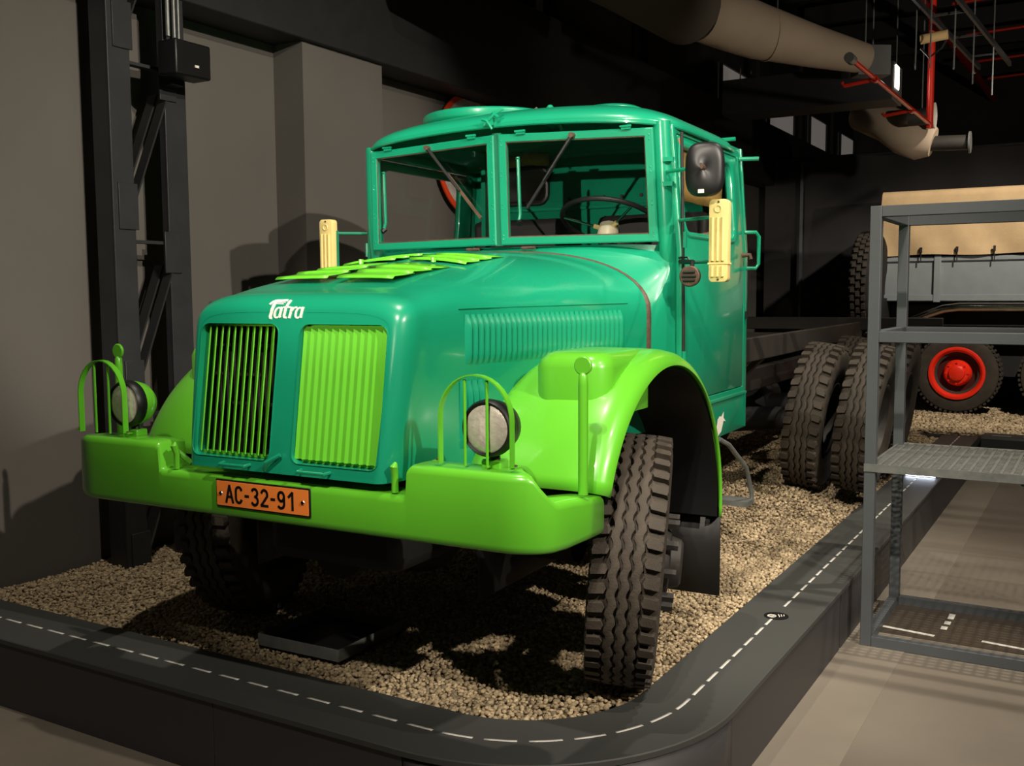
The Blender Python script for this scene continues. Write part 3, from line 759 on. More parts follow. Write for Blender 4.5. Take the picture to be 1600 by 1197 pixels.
for j in range(6): cu.append([(.905-.008*math.sin(i*1.4+j), 1.02+.07*i, 2.16+.06*j) for i in range(12)])
MB().grid(cu).build('door_curtain', CLOTH, T, solid=.006, soff=0, smooth=60)
MB().tube([(.925, 1.0, 2.46), (.925, 1.05, 2.38), (.93, 1.03, 2.33)], .012, 8).build('curtain_strap', mat('faded_red', (176, 104, 72), .8), T)
# roof
RA, RB, RY = .945, .665, 1.455
def roof_edge(a):
    c, q = math.cos(a), math.sin(a); k = 1/((abs(c)**7+abs(q)**7)**(1/7)); return RA*c*k, RB*q*k
def roof_z(x, y):
    uu, vv = x/RA, (y-RY)/RB; r = min(1, (abs(uu)**7+abs(vv)**7)**(1/7)); return 2.515+.055*(1-uu*uu)+.13*(1-r**3.2)**.5
rws = []
for r in (1.0, .997, .985, .965, .94, .9, .84, .75, .6, .4, .2, .01):
    row = []
    for k in range(96):
        x, y = roof_edge(2*PI*k/96); x *= r; y = RY+y*r
        if y < RY: y -= .025*(1-(x/RA)**2)*r**3
        row.append((x, y, roof_z(x, RY+roof_edge(2*PI*k/96)[1]*r)))
    rws.append(row)
roof = MB().grid(rws, closed=True).build('roof', TEAL, T, smooth=60, solid=.02, soff=-1)
gut = [Vector(p)+Vector((0, 0, -.006)) for p in rws[0]]
MB().tube(gut, .011, 8, closed=True).build('roof_gutter', TEAL, roof)
# hatches and fittings on the roof
hx, hy = -.40, 1.42
zb_ = roof_z(hx, hy)-.055
MB().lathe([(-.04, .36), (.035, .36), (.04, .37), (.055, .40), (.065, .405), (.095, .405), (.105, .395), (.11, .36), (.118, 0)], 48, origin=(hx, hy, zb_), axis='z').build('roof_hatch', TEAL, roof, smooth=40)
MB().tube([(hx+.36, hy-.22, zb_+.05), (hx+.40, hy-.22, zb_+.07), (hx+.42, hy-.2, zb_+.09)], .014, 8).build('hatch_latch', RUST, roof)
MB().tube([(hx+.40, hy-.05, zb_+.06), (hx+.46, hy-.03, zb_+.06), (hx+.48, hy, zb_)], .016, 8).build('hatch_hinge', TEAL, roof)
MB().lathe([(-.03, .17), (.012, .17), (.026, .14), (.032, 0)], 32, origin=(.42, 1.35, roof_z(.42, 1.35)), axis='z').build('vent_dome', TEAL, roof)
MB().lathe([(-.01, .012), (.02, .012), (.024, .02), (.04, .022), (.052, .012), (.055, 0)], 16, origin=(.06, 1.30, roof_z(.06, 1.3)), axis='z').build('roof_knob', TEAL, roof)
# clamp fitting above the windscreen
cf = MB()
cf.box((-.02, .755, 2.585), (.05, .03, .04)); cf.tube([(-.05, .74, 2.57), (.02, .74, 2.625), (.05, .765, 2.65)], .009, 8); cf.tube([(-.06, .74, 2.6), (-.03, .735, 2.59), (.0, .74, 2.545)], .008, 8); cf.tube([(0, .75, 2.63), (.04, .735, 2.6)], .009, 8)
cf.build('roof_clamp', TEAL, roof)
# windscreen halves
def wpt(s, t):   # s 0 centre..1 outer, t 0 bottom..1 top
    return lambda sx: Vector((sx*lerp(lerp(.012, .877, s), lerp(.012, .857, s), t), lerp(lerp(.818, .880, s), lerp(.790, .846, s), t), lerp(lerp(1.944, 1.94, s), lerp(2.522, 2.497, s), t)))
for sx in (1, -1):
    B = lambda s, t: wpt(s, t)(sx)
    n = (B(1, 0)-B(0, 0)).cross(B(0, 1)-B(0, 0)).normalized()
    if n.y > 0: n = -n
    fw, fh = .055, .075
    ring_o = [B(0, 0), B(1, 0), B(1, 1), B(0, 1)]; ring_i = [B(fw, fh), B(1-fw, fh), B(1-fw, 1-fh), B(fw, 1-fh)]
    mb = MB(); rws = []
    for off_, ring in ((-.012, ring_o), (.014, ring_o), (.018, [ring_o[k].lerp(ring_i[k], .15) for k in range(4)]), (.018, [ring_o[k].lerp(ring_i[k], .9) for k in range(4)]), (.010, ring_i), (-.012, ring_i)):
        rws.append([p+n*off_ for p in ring])
    fr = mb.grid(rws, closed=True).build('windscreen_frame', TEAL, T, smooth=0)
    MB().add([p+n*.002 for p in ring_i], [(0, 1, 2, 3)]).build('windscreen_glass', GLASS, fr, smooth=0)
    # rubber line
    MB().tube([p+n*.011 for p in ring_i], .0045, 6, closed=True).build('glass_seal', RUST, fr)
    for s in (.16, .84):
        c0 = B(s, 1)+n*.022+Vector((0, 0, .005))
        MB().box(c0, (.05, .014, .022)).box(c0+Vector((0, -.008, .006)), (.062, .008, .010)).build('frame_hinge', TEAL, fr)
    rv = bpy.data.meshes.new('rivet'); q = MB().lathe([(-.0025, 0), (-.0018, .003), (0, .0045)], 8, axis='y'); rv.from_pydata(q.v, [], q.f); rv.materials.append(TEAL); rv.shade_smooth()
    for s in (.02, .975):
        for t in (.05, .09, .33, .37, .62, .66, .9, .94):
            o = bpy.data.objects.new('rivet', rv); col.objects.link(o); o.parent = fr; o.location = B(s, t)+n*.018
    # stay bar inside
    s0_ = .11 if sx > 0 else .93
    MB().tube([B(s0_, .78)-n*.02, B(s0_, .80)-n*.03, B(s0_, .28)-n*.035, B(s0_, .22)-n*.02], .010, 8).build('window_stay', TEAL, fr)
    MB().tube([B(s0_, .22)-n*.03, B(s0_+.01, .19)-n*.01], .016, 8).build('stay_knob', BLACK, fr)
    # wiper
    a_, b_ = ((.44, .785, 2.485), (.18, .775, 2.13)) if sx > 0 else ((-.44, .785, 2.485), (-.10, .775, 2.09))
    a_, b_ = Vector(a_), Vector(b_)
    wp = MB().tube([a_, a_.lerp(b_, .5), a_.lerp(b_, .62)], [.011, .008, .006], 8).build('wiper', BLACK, T)
    MB().tube([a_+Vector((0, -.015, 0)), a_+Vector((0, .03, 0))], .014, 10).build('wiper_pivot', RUST, wp)
    MB().bar(a_.lerp(b_, .38)+Vector((0, .012, 0)), b_+Vector((0, .012, 0)), .012, .014).build('wiper_blade', RUST if sx < 0 else BLACK, wp)
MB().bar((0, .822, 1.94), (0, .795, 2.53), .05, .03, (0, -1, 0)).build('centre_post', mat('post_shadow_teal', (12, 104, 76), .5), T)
for sx in (-1, 1):
    MB().tube([(sx*.17-.03, .80, 1.925), (sx*.17+.05, .80, 1.925)], .008, 8).build('washer_jet', RUST, T)
# cab interior
MB().box((0, 1.5, .98), (1.85, 1.15, .05)).build('cab_floor', DARKF, T)
MB().box((0, 1.05, 1.78), (1.8, .2, .28)).build('dashboard', TEAL, T, bevel=.03)
for xs0, w_ in ((-.5, .6), (.42, .62)):
    st_ = MB().box((xs0, 1.75, 1.62), (w_, .5, .16)).build('seat', SEAT, T, bevel=.04)
    MB().box((xs0, 2.0, 1.92), (w_+.1, .12, .50)).build('seat_back', SEAT, st_, bevel=.04)
# steering wheel
C_ = Vector((.45, 1.26, 2.075)); tl = math.radians(24)
ux = Vector((1, 0, 0)); uy = Vector((0, math.cos(tl), math.sin(tl)*-1)); un = ux.cross(uy)
uy = Vector((0, math.cos(tl), -math.sin(tl))); uy = Vector((0, -math.cos(tl), math.sin(tl)))
un = Vector((0, math.sin(tl), math.cos(tl)))
swr = .27
sw = MB().tube([C_+ux*swr*math.cos(a)+uy*swr*math.sin(a) for a in np.linspace(0, 2*PI, 48)[:-1]], .014, 10, closed=True).build('steering_wheel', DARKRUB, T)
for ad_ in (150, 30, 270):
    a = math.radians(ad_+12); e_ = C_+ux*swr*math.cos(a)+uy*swr*math.sin(a); c_ = C_-un*.05
    MB().tube([c_, c_.lerp(e_, .97)], .007, 8).build('wheel_spoke', CHROME, sw)
    MB().tube([c_.lerp(e_, .1), c_.lerp(e_, .32)], .013, 8).build('spoke_sleeve', CREAM, sw)
MB().tube([C_-un*.13, C_-un*.10, C_-un*.02, C_-un*.005], [.05, .062, .055, .03], 18).build('wheel_hub', mat('grey_cream', (196, 188, 160), .4), sw)
MB().tube([C_-un*.5, C_-un*.1], .03, 12).build('steering_column', DARKF, sw)

# ---- mirror, direction indicators, horn
mr_ = MB().tube([(.925, .86, 2.28), (1.03, .78, 2.275), (1.155, .70, 2.27)], .0095, 10).build('mirror_arm', TEAL, T)
def superell(a, b, n=3, N=32): return [(a*math.copysign(abs(math.cos(t))**(2/n), math.cos(t)), b*math.copysign(abs(math.sin(t))**(2/n), math.sin(t))) for t in np.linspace(0, 2*PI, N+1)[:-1]]
rws = []
for d_2, sc in ((.035, .97), (.034, 1.0), (.026, 1.02), (.018, 1.0), (.008, .965), (.0, .90), (-.008, .76), (-.013, .55), (-.016, .3), (-.017, .02)):
    rws.append([(1.16+u*sc, .70+d_2+u*.2, 2.262+v*sc) for u, v in superell(.088, .125, lerp(2, 3.2, sc**2))])
MB().grid(rws, closed=True).build('mirror_housing', BLACK, mr_, smooth=60)
mbq = MB(); e = superell(.085, .12); mbq.add([(1.16+u, .736+u*.2, 2.262+v) for u, v in e], [tuple(range(len(e)))]); mbq.build('mirror_glass', CHROME, mr_, smooth=0)
MB().tube([(1.155, .672, 2.272), (1.158, .70, 2.268)], .016, 10).build('mirror_clamp', RUST, mr_)
MB().box((1.155, .687, 2.158), (.028, .006, .018)).build('mirror_tag', WHITE, mr_)
for sx in (1, -1):
    for z in (2.34, 2.22): MB().box((sx*.93, .865, z), (.05, .03, .022)).build('arm_bracket', TEAL, T) if sx > 0 else None
    ix = sx*1.213 if sx > 0 else -1.15
    iy = .80
    iz0, iz1 = 1.735, 2.125
    w2 = .046
    ib = plate('indicator_arm', rrect(ix-w2, iz0, ix+w2, iz1, .02, 4), [], lambda u, v: (u, iy, v), CREAM, T, thick=.05, soff=0, bevel=.006)
    for k in range(3): MB().tube([(ix-.028+.025*k, iy-.027, iz0+.10), (ix-.028+.025*k, iy-.027, iz1-.085)], .008, 8).build('indicator_rib', CREAM, ib)
    for k in range(3): MB().tube([(ix-.028+.025*k, iy-.027, iz0+.025), (ix-.028+.025*k, iy-.027, iz0+.075)], .008, 8).build('indicator_rib', CREAM, ib)
    MB().box((ix, iy, iz0+.088), (w2*2+.008, .056, .008)).build('indicator_band', CREAM, ib)
    MB().tube([(ix-.002+.016*math.cos(a), iy-.0265, iz1-.045+.016*math.sin(a)) for a in np.linspace(0, 2*PI, 20)[:-1]], .003, 6, closed=True).build('indicator_emblem', CREAM, ib)
    for z in (iz0+.012, iz1-.012): MB().lathe([(-.004, 0), (-.003, .005), (0, .006)], 8, origin=(ix, iy-.026, z), axis='y').build('indicator_screw', RUST, ib)
    xi = ix-sx*w2
    bk = MB().bar((xi, iy+.02, 1.80), (xi, iy+.02, 2.06), .012, .02, (1, 0, 0)).build('indicator_bracket', TEALR, T)
    for z in (1.835, 2.045): MB().tube([(xi, iy+.02, z), (sx*.965, .93, z+.01*0)], .009, 8).build('bracket_arm', TEALR, bk)
hn = MB().lathe([(.0, 0), (.0, .046), (.006, .052), (.03, .05), (.05, .035), (.06, .015), (.062, 0)], 28, origin=(1.062, .80, 1.765), axis='y').build('horn', RUST, T)
for k in range(3): MB().tube([(1.062-.036+.006*abs(k-1), .797, 1.745+.02*k), (1.062+.036-.006*abs(k-1), .797, 1.745+.02*k)], .006, 8).build('horn_grille_bar', DARKRUB, hn)
MB().tube([(1.065, .83, 1.81), (1.06, .86, 1.835), (.97, .93, 1.84)], .012, 8).build('horn_bracket', BLACK, hn)
MB().tube([(1.06, .86, 1.80), (1.02, .90, 1.86), (.96, .94, 1.86)], .005, 6).build('horn_cable', BLACK, hn)
# dark rain channel in front of the door
MB().tube([(.965, .952, 2.48), (.975, .953, 1.95), (.982, .955, 1.5), (.982, .955, 1.2)], .009, 8).build('door_seal', DARKF, T)

# ---- chassis
for sx in (1, -1):
    rl = MB().box((sx*.80, 4.6, 1.30), (.05, 4.7, .16)).build('bed_rail', CHASSIS, T, bevel=.006)
    MB().box((sx*.42, 3.9, .98), (.08, 6.6, .18)).build('frame_rail', CHASSIS, T, bevel=.008)
    for y in (2.6, 3.5): MB().bar((sx*.44, y, .95), (sx*.8, y-.25, 1.25), .03, .04).build('outrigger', CHASSIS, T)
MB().box((0, 6.92, 1.36), (3.2, .08, .13)).build('rear_crossbeam', CHASSIS, T, bevel=.008)
for y in (2.5, 3.4, 4.9, 6.1): MB().box((0, y, 1.25), (1.6, .07, .08)).build('cross_member', CHASSIS, T)
MB().tube([(0, -.6, .62), (0, .6, .62), (0, 6.4, .66)], .14, 20).build('backbone_tube', DARKF, T)
MB().box((0, -.35, .75), (.7, .6, .42)).build('engine_sump', DARKF, T, bevel=.06)
MB().tube([(.3, 2.9, 1.1), (.3, 3.15, 1.36), (.3, 3.6, 1.37), (.33, 3.8, 1.36)], .012, 8).build('brake_pipe', CHASSIS, T)
for y in (0.0, 4.3, 5.6):
    for sx in (1, -1): MB().tube([(sx*.1, y, .62), (sx*.85, y, .60 if y < 1 else .68)], [.11, .085], 16).build('swing_axle', DARKF, T)
    MB().lathe([(-.2, .1), (-.12, .22), (0, .26), (.12, .22), (.2, .1)], 20, origin=(0, y, .62), axis='y').build('differential', DARKF, T)
# step below the cab
stp = MB().tube([(1.0, 1.52, .87), (1.03, 1.60, .83), (1.06, 1.86, .66), (1.06, 1.98, .50), (1.06, 1.99, .44)], .014, 8).build('step_frame', GALV, T)
MB().tube([(.78, 1.52, .87), (.80, 1.60, .83), (.82, 1.86, .66), (.82, 1.98, .50), (.82, 1.99, .44)], .014, 8).build('step_rail', GALV, stp)
MB().box((.94, 1.93, .44), (.26, .14, .03)).build('step_tread', GALV, stp)
MB().box((.6, 1.6, .72), (.5, .8, .34)).build('battery_box', DARKF, T, bevel=.02)

# ---- wheels
def lug_mesh(R, N, s):
    # shoulder lug: hexagonal block, s=+1 outer side
    da = 2*PI/N; o = [(.075, -.12), (.068, .12), (.078, .40), (.128, .30), (.134, .0), (.130, -.22)]
    m_ = MB(); top = []; bot = []
    for x, t in o:
        a = t*da*.95; r = R-(.004 if x > .11 else 0)
        top.append((s*x, r*math.sin(a), r*math.cos(a))); rb = R-.034; bot.append((s*(x+(.006 if x > .1 else -.004)), rb*math.sin(a), rb*math.cos(a)))
    n = len(o); m_.add(top+bot, [tuple(range(n)), tuple(range(2*n-1, n-1, -1))]+[(i, n+i, n+(i+1) % n, (i+1) % n) for i in range(n)])
    return m_
def rib_mb(R, x0, x1, ph0, ph1, amp, N):
    m_ = MB(); rws = []; K = N*4; zig = [0, 1, 0, -1]
    zz2 = [-.6, 1, .6, -1]
    for k in range(K+1):
        a = 2*PI*k/K; e0 = amp*zz2[(k+ph0) % 4]; e1 = amp*zz2[(k+ph1) % 4]
        c, s_ = math.cos(a), math.sin(a)
        r = []
        for x, rr in ((x0+e0-.002, R-.026), (x0+e0, R-.0015), (x0+e0+.003, R), (x1+e1-.003, R), (x1+e1, R-.0015), (x1+e1+.002, R-.026)): r.append((x, rr*s_, rr*c))
        rws.append(r)
    return m_.grid(rws)
def tyre_profile(R, w=.29):
    h = w/2; k = R/.5565
    return [(-h*.62, .255*k), (-h*.72, .285*k), (-h*.95, .36*k), (-h*1.0, .42*k), (-h*.985, .475*k), (-h*.93, .515*k), (-h*.82, R-.030), (-h*.5, R-.026), (0, R-.025), (h*.5, R-.026), (h*.82, R-.030), (h*.93, .515*k), (h*.985, .475*k), (h*1.0, .42*k), (h*.95, .36*k), (h*.72, .285*k), (h*.62, .255*k)]
def make_tyre(R, N, single_lugs, rubber):
    ty = MB().lathe(tyre_profile(R), 72, axis='x').build('tyre', rubber if not single_lugs else RUBD, T, smooth=40)
    if single_lugs: ty.data.materials.clear(); ty.data.materials.append(RUBBER)
    for (x0, x1, p0, p1) in ((-.060, -.028, 0, 0), (-.015, .015, 0, 0), (.028, .060, 0, 0)):
        rib_mb(R, x0, x1, p0, p1, .006, N).build('tread_rib', rubber, ty, smooth=30)
    for s_ in (1, -1):
        q = lug_mesh(R, N, s_)
        me = bpy.data.meshes.new('tread_lug'); me.from_pydata(q.v, [], q.f); me.materials.append(rubber)
        bm = bmesh.new(); bm.from_mesh(me); bmesh.ops.recalc_face_normals(bm, faces=bm.faces); bm.to_mesh(me); bm.free()
        if single_lugs:
            for k in range(N):
                o = bpy.data.objects.new('tread_lug', me); col.objects.link(o); o.parent = ty; o.rotation_euler = (2*PI*(k+(.5 if s_ > 0 else 0))/N, 0, 0)
        else:
            jm = MB()
            for k in range(N):
                a = 2*PI*(k+(.5 if s_ > 0 else 0))/N; Rm = Matrix.Rotation(a, 3, 'X'); jm.add([Rm @ Vector(p) for p in q.v], q.f)
            tl_ = jm.build('tread_lugs', rubber, ty, smooth=0, fix=True); tl_['kind'] = 'stuff'
    return ty
def add_rim(ty, s, hub, material, k=1.0):
    rm = MB().lathe([(s*.10, .262*k), (s*.115, .275*k), (s*.118, .262*k), (s*.07, .25*k), (s*.03, .235*k), (s*.0, .20*k), (s*.03, .15*k), (s*.05, .12*k), (s*.05, 0)], 40, axis='x').build('rim', material, ty)
    MB().lathe([(-s*.10, .262*k), (-s*.115, .275*k), (-s*.05, .25*k), (s*.0, .2*k)], 40, axis='x').build('rim_flange', material, ty)
    if hub:
        MB().lathe([(s*.03, .16), (s*.15, .16), (s*.165, .15), (s*.17, .11), (s*.21, .10), (s*.22, .085), (s*.22, 0)], 28, axis='x').build('hub', CHASSIS, ty)
        for j in range(10):
            a = 2*PI*j/10; MB().tube([(s*.14, .185*math.cos(a), .185*math.sin(a)), (s*.195, .185*math.cos(a), .185*math.sin(a))], .022, 6).build('wheel_nut', CHASSIS, ty)
        MB().lathe([(s*.10, .205), (s*.14, .208), (s*.145, .15), (s*.1, .15)], 28, axis='x', closed=True).build('clamp_ring', CHASSIS, ty)
def place(ty, a, y, zc, camber, steer):
    ty.location = (a, y, zc); ty.rotation_euler = Euler((0, camber, steer), 'XYZ')
R1 = .53; st_ang = math.radians(19.5); cmb = math.radians(4.6)
tf = make_tyre(R1, 44, True, RUBBER); add_rim(tf, 1, True, CHASSIS)
place(tf, 1.035+R1*math.sin(cmb), .02, R1*math.cos(cmb)+.03, cmb, st_ang)
tr = make_tyre(R1, 44, False, RUBBER); add_rim(tr, -1, True, CHASSIS)
place(tr, -1.035-R1*math.sin(cmb), .02, R1*math.cos(cmb)+.03, -cmb, math.radians(16))
R2 = .585
base = make_tyre(R2, 36, False, RUBR); add_rim(base, 1, False, CHASSIS, 1.05)
first = True
for y in (4.3, 5.62):
    for sx in (1, -1):
        for a in (.87, 1.25):
            if first: o = base; first = False
            else:
                o = dup(base, T)
                for ch in list(base.children): dup(ch, o)
            c_ = math.radians(7.5)*sx
            zc = .135+R2 if sx > 0 else .135+R2
            place(o, sx*(a+R2*math.sin(math.radians(7.5))), y, zc-.02, c_, 0 if sx > 0 else PI)
            if sx < 0: o.rotation_euler = Euler((0, -c_, PI), 'XYZ')
# ================================================================== DRIP TRAY
dt = empty('drip_tray', (-3.19, 3.66, .02), .02, 'shallow empty steel drip tray lying on the gravel under the bumper', 'tray')
mb = MB(); w_, l_, h_ = .485, .49, .055
MB().box((0, 0, .005), (w_, l_, .004)).build('tray_floor', BLACK, dt)
for c0, sz in (((0, -l_/2, h_/2+.005), (w_, .006, h_)), ((0, l_/2, h_/2+.005), (w_, .006, h_)), ((-w_/2, 0, h_/2+.005), (.006, l_, h_)), ((w_/2, 0, h_/2+.005), (.006, l_, h_))):
    MB().box(c0, sz).build('tray_wall', GALV, dt)

# ================================================================== STEEL STAND
sd = empty('steel_stand', (-1.12, 5.87, ZF), 0, 'grey steel frame stand with perforated shelf beside the platform', 'stand')
x0, x1, y0, y1, H = 0.0, 2.2, 0.0, .88, 2.485; tw = .06
for x in (x0, x1):
    for y in (y0, y1): MB().box((x, y, H/2), (tw, tw, H)).build('post', STEEL, sd, bevel=.003)
for z in (H-.03, 1.765, .03):
    for y in (y0, y1): MB().box(((x0+x1)/2, y, z), (x1-x0-tw, tw*.9, tw)).build('crossbar', STEEL, sd, bevel=.003)
    for x in (x0, x1): MB().box((x, (y0+y1)/2, z), (tw*.9, y1-y0-tw, tw)).build('side_bar', STEEL, sd, bevel=.003)
zs_ = 1.045
for k in range(24):
    y = y0-.02+.93*k/23
    MB().box(((x0+x1)/2, y, zs_), (x1-x0, .016, .004)).build('shelf_strip', GALV, sd)
for k in range(44):
    x = x0+(x1-x0)*k/43; mb = MB()
    MB().box((x, (y0+y1)/2, zs_+.004), (.016, y1-y0+.04, .005)).build('shelf_bar', GALV, sd)
for y in (y0-.034, y1+.034): MB().box(((x0+x1)/2, y, zs_-.015), (x1-x0+tw, .004, .045)).build('shelf_lip', GALV, sd)
MB().bar((.62, y1, 1.0), (1.35, y1, .06), .03, .05).build('diagonal_brace', STEEL, sd)
# dark sheet with white marks on the floor inside the stand
mt = empty('floor_sheet', (-.1, 6.45, ZF), 0, 'dark floor sheet with white dashes inside the steel stand', 'mat')
MB().box((-.02, 0, .004), (1.98, .66, .008)).build('dark_sheet', mat('sheet_brown', (66, 58, 50), .45), mt)
for i, (x, y, w_, l_) in enumerate(((-.66, .17, .035, .11), (-.665, .03, .035, .06), (-.67, -.08, .035, .06), (-.16, .1, .03, .1), (-.165, -.03, .03, .06), (-.17, -.13, .03, .06))):
    MB().box((x, y, .0085), (w_, l_, .001)).build('lane_dash', DASHW, mt)
for x in (-.85, -.3): MB().bar((x-.15, -.22, .0086), (x+.15, -.26, .0086), .03, .001).build('white_edge', DASHW, mt)
# lit caption box on the far kerb
lb = empty('caption_light', (-1.40, 9.66, ZK+.003), 0, 'small glowing white caption box standing on the platform edge', 'light box')
MB().box((0, 0, .02), (.26, .12, .04)).build('housing', BLACK, lb)
MB().box((0, -.061, .02), (.25, .004, .034)).build('lit_face', emit('caption_glow', (225, 235, 255), 14), lb)

# ================================================================== SECOND PLATFORM AND TRUCK
p2 = empty('far_platform', (1.2, 13.0, ZF), 0, 'second road-edged exhibition platform carrying the canvas-covered truck', 'platform')
o2 = Vector((-1.2, -13.0, -ZF))
# kerb strip along the front of the second platform
rws = []
for o, z in ((.0, ZF), (.0, ZK-.02), (.015, ZK), (.40, ZK), (.41, -.1)):
    rws.append([Vector((x, y+o, z))+o2 for x, y in ((-1.2, 12.62), (-.9, 12.60), (.5, 12.6), (6.5, 12.6))])
MB().grid(rws).build('kerb_top', KERB, p2)
for k in range(22):
    MB().box(Vector((-1.0+.32*k, 12.8, ZK+.001))+o2, (.2, .02, .002)).build('lane_dash', DASHW, p2)
MB().box(Vector((1.6, 15.3, -.18))+o2, (9.6, 4.7, .3)).build('deck', KERBS, p2)
parts = []
fz = lambda x, y: np.full_like(x, -.01)+.012*np.sin(x*3)*np.sin(y*2.5)
put(-3.2, .8, 13.02, 16.6, .045, .033, octa(), .2, zf=fz, mask=lambda x, y: (y > 12.99))
V, F, Tn = parts[0]
bv = np.array([(-3.2, 13.0, -.025), (6.4, 13.0, -.025), (6.4, 17.6, -.025), (-3.2, 17.6, -.025)]); bf = np.array([(0, 1, 2), (0, 2, 3)])
g2 = np_mesh('gravel', np.concatenate([V, bv]), np.concatenate([F, bf+len(V)]), np.concatenate([Tn, np.full(4, .3)]), gp)
tag(g2, 'beige gravel strip under the wheels of the canvas-covered truck', 'gravel', kind='stuff')

K2 = empty('canvas_truck', (-1.77, 15.2, 0), 0, 'grey cargo truck with tan canvas cover and red wheels behind the steel stand', 'truck')
def k2(x, y, z): return (x+1.77, y-15.2, z)
# bed
bd = MB().box(k2(.6, 16.1, 1.86), (6.7, 2.1, .62)).build('bed', BEDG, K2, bevel=.01)
for x in (-2.05, -.55, .95, 2.45): MB().box(k2(x, 15.03, 1.86), (.09, .05, .64)).build('bed_post', BEDG, bd, bevel=.006)
MB().box(k2(.6, 15.035, 1.60), (6.7, .04, .09)).build('bed_sill', BEDG, bd, bevel=.01)
MB().box(k2(.6, 15.035, 2.13), (6.7, .03, .05)).build('bed_rim', BEDG, bd, bevel=.008)
rws = []
for j in range(15):
    t = j/14; z = lerp(2.19, 3.05, t); r = []
    for i in range(70):
        x = lerp(-2.80-.05*(1-t), 3.98, i/69)
        wv = .035*math.sin(x*4.1+2*t)*(1-t)+.02*math.sin(x*9.3+t*5)*(1-t)+.015*math.sin(x*2.2-3*t)
        r.append(k2(x, 14.98+wv+.05*t, z+.01*math.sin(x*5)*(1-t)))
    rws.append(r)
for (y, z) in ((15.08, 3.085), (15.4, 3.11), (16.1, 3.14), (16.9, 3.11), (17.1, 3.02), (17.15, 2.2)): rws.append([k2(lerp(-2.80, 3.98, i/69), y, z) for i in range(70)])
MB().grid(rws).build('canvas_cover', TARP, K2, smooth=70)
ends = []
for t in np.linspace(0, 1, 8): ends.append([k2(-2.80-.05*(1-t)+.02*math.sin(9*t+i), lerp(14.98+.05*t, 17.1, i/9), lerp(2.19, 3.05+.07*math.sin(PI*i/9), t)) for i in range(10)])
MB().grid(ends).build('canvas_end', TARP, K2, smooth=70)
for k in range(14):
    x = -2.72+.46*k
    hk = MB().box(k2(x, 14.95, 2.26), (.03, .03, .07)).build('canvas_toggle', DARKRUB, K2)
    MB().box(k2(x, 14.96, 2.17), (.012, .015, .14)).build('toggle_strap', DARKRUB, hk)
def red_wheel(x, y):
    ty = MB().lathe(tyre_profile(.565, .3), 56, axis='y').build('tyre', RUBR, K2, smooth=40)
    jm = MB()
    for s_ in (1, -1):
        for k in range(52):
            a = 2*PI*k/52; c, sn = math.cos(a), math.sin(a)
            jm.box((.548*sn, s_*.11, .548*c), (.035, .07, .03), Matrix.Rotation(a, 3, 'Y'))
    tl2 = jm.build('tread_lugs', RUBR, ty, smooth=0); tl2['kind'] = 'stuff'
    rm = MB().lathe([(-.13, .365), (-.165, .365), (-.17, .35), (-.165, .325), (-.14, .305), (-.09, .285), (.02, .275)], 48, axis='y').build('rim', REDR, ty)
    MB().lathe([(-.03, .29), (-.03, .12)], 48, axis='y').build('wheel_disc', mat('dark_red', (70, 16, 12), .5), ty)
    MB().lathe([(0, .19), (-.10, .175), (-.13, .15), (-.135, .11), (-.17, .10), (-.18, .08), (-.18, 0)], 32, axis='y').build('hub', REDR, ty)
    for j in range(8):
        a = 2*PI*j/8; MB().tube([(.145*math.cos(a), -.10, .145*math.sin(a)), (.145*math.cos(a), -.145, .145*math.sin(a))], .014, 6).build('wheel_nut', REDR, ty)
    ty.location = k2(x, y, .56)
for x in (-1.77, -.45, 2.6): red_wheel(x, 15.22)
MB().tube([k2(-2.5, 15.1, 1.22), k2(-2.2, 15.05, 1.36), k2(-1.95, 15.0, 1.45), k2(-1.75, 15.0, 1.475), k2(-.5, 15.0, 1.475), k2(1.2, 15.0, 1.46)], .062, 16).build('exhaust_pipe', CHROME, K2)
MB().box(k2(.6, 16.1, 1.25), (6.6, 1.5, .5)).build('chassis', DARKF, K2)
MB().box(k2(.6, 15.6, .75), (6.0, .1, .5)).build('underbody', DARKF, K2)
spt = MB().lathe(tyre_profile(.80, .30), 60, axis='x').build('spare_tyre', RUBD, K2, smooth=40)
spt.location = k2(-2.86, 14.6, 1.72)
jm = MB()
for s_ in (-.07, 0, .07):
    for k in range(44):
        a = 2*PI*(k+.5*(s_ == 0))/44; jm.box((s_, .785*math.sin(a), .785*math.cos(a)), (.05, .07, .03), Matrix.Rotation(-a, 3, 'X'))
q = jm.build('tread_lugs', RUBR, spt, smooth=0); q['kind'] = 'stuff'
MB().box(k2(-2.85, 15.2, 1.45), (.3, 1.2, .3)).build('spare_carrier', DARKF, K2)
rl = MB().box(k2(-2.35, 14.93, .98), (.1, .1, .2)).build('tail_lamp', DARKRUB, K2)
MB().lathe([(0, .035), (-.02, .03), (-.025, 0)], 12, origin=k2(-2.35, 14.88, 1.02), axis='y').build('lamp_glass', mat('amber', (230, 150, 40), .3), rl)

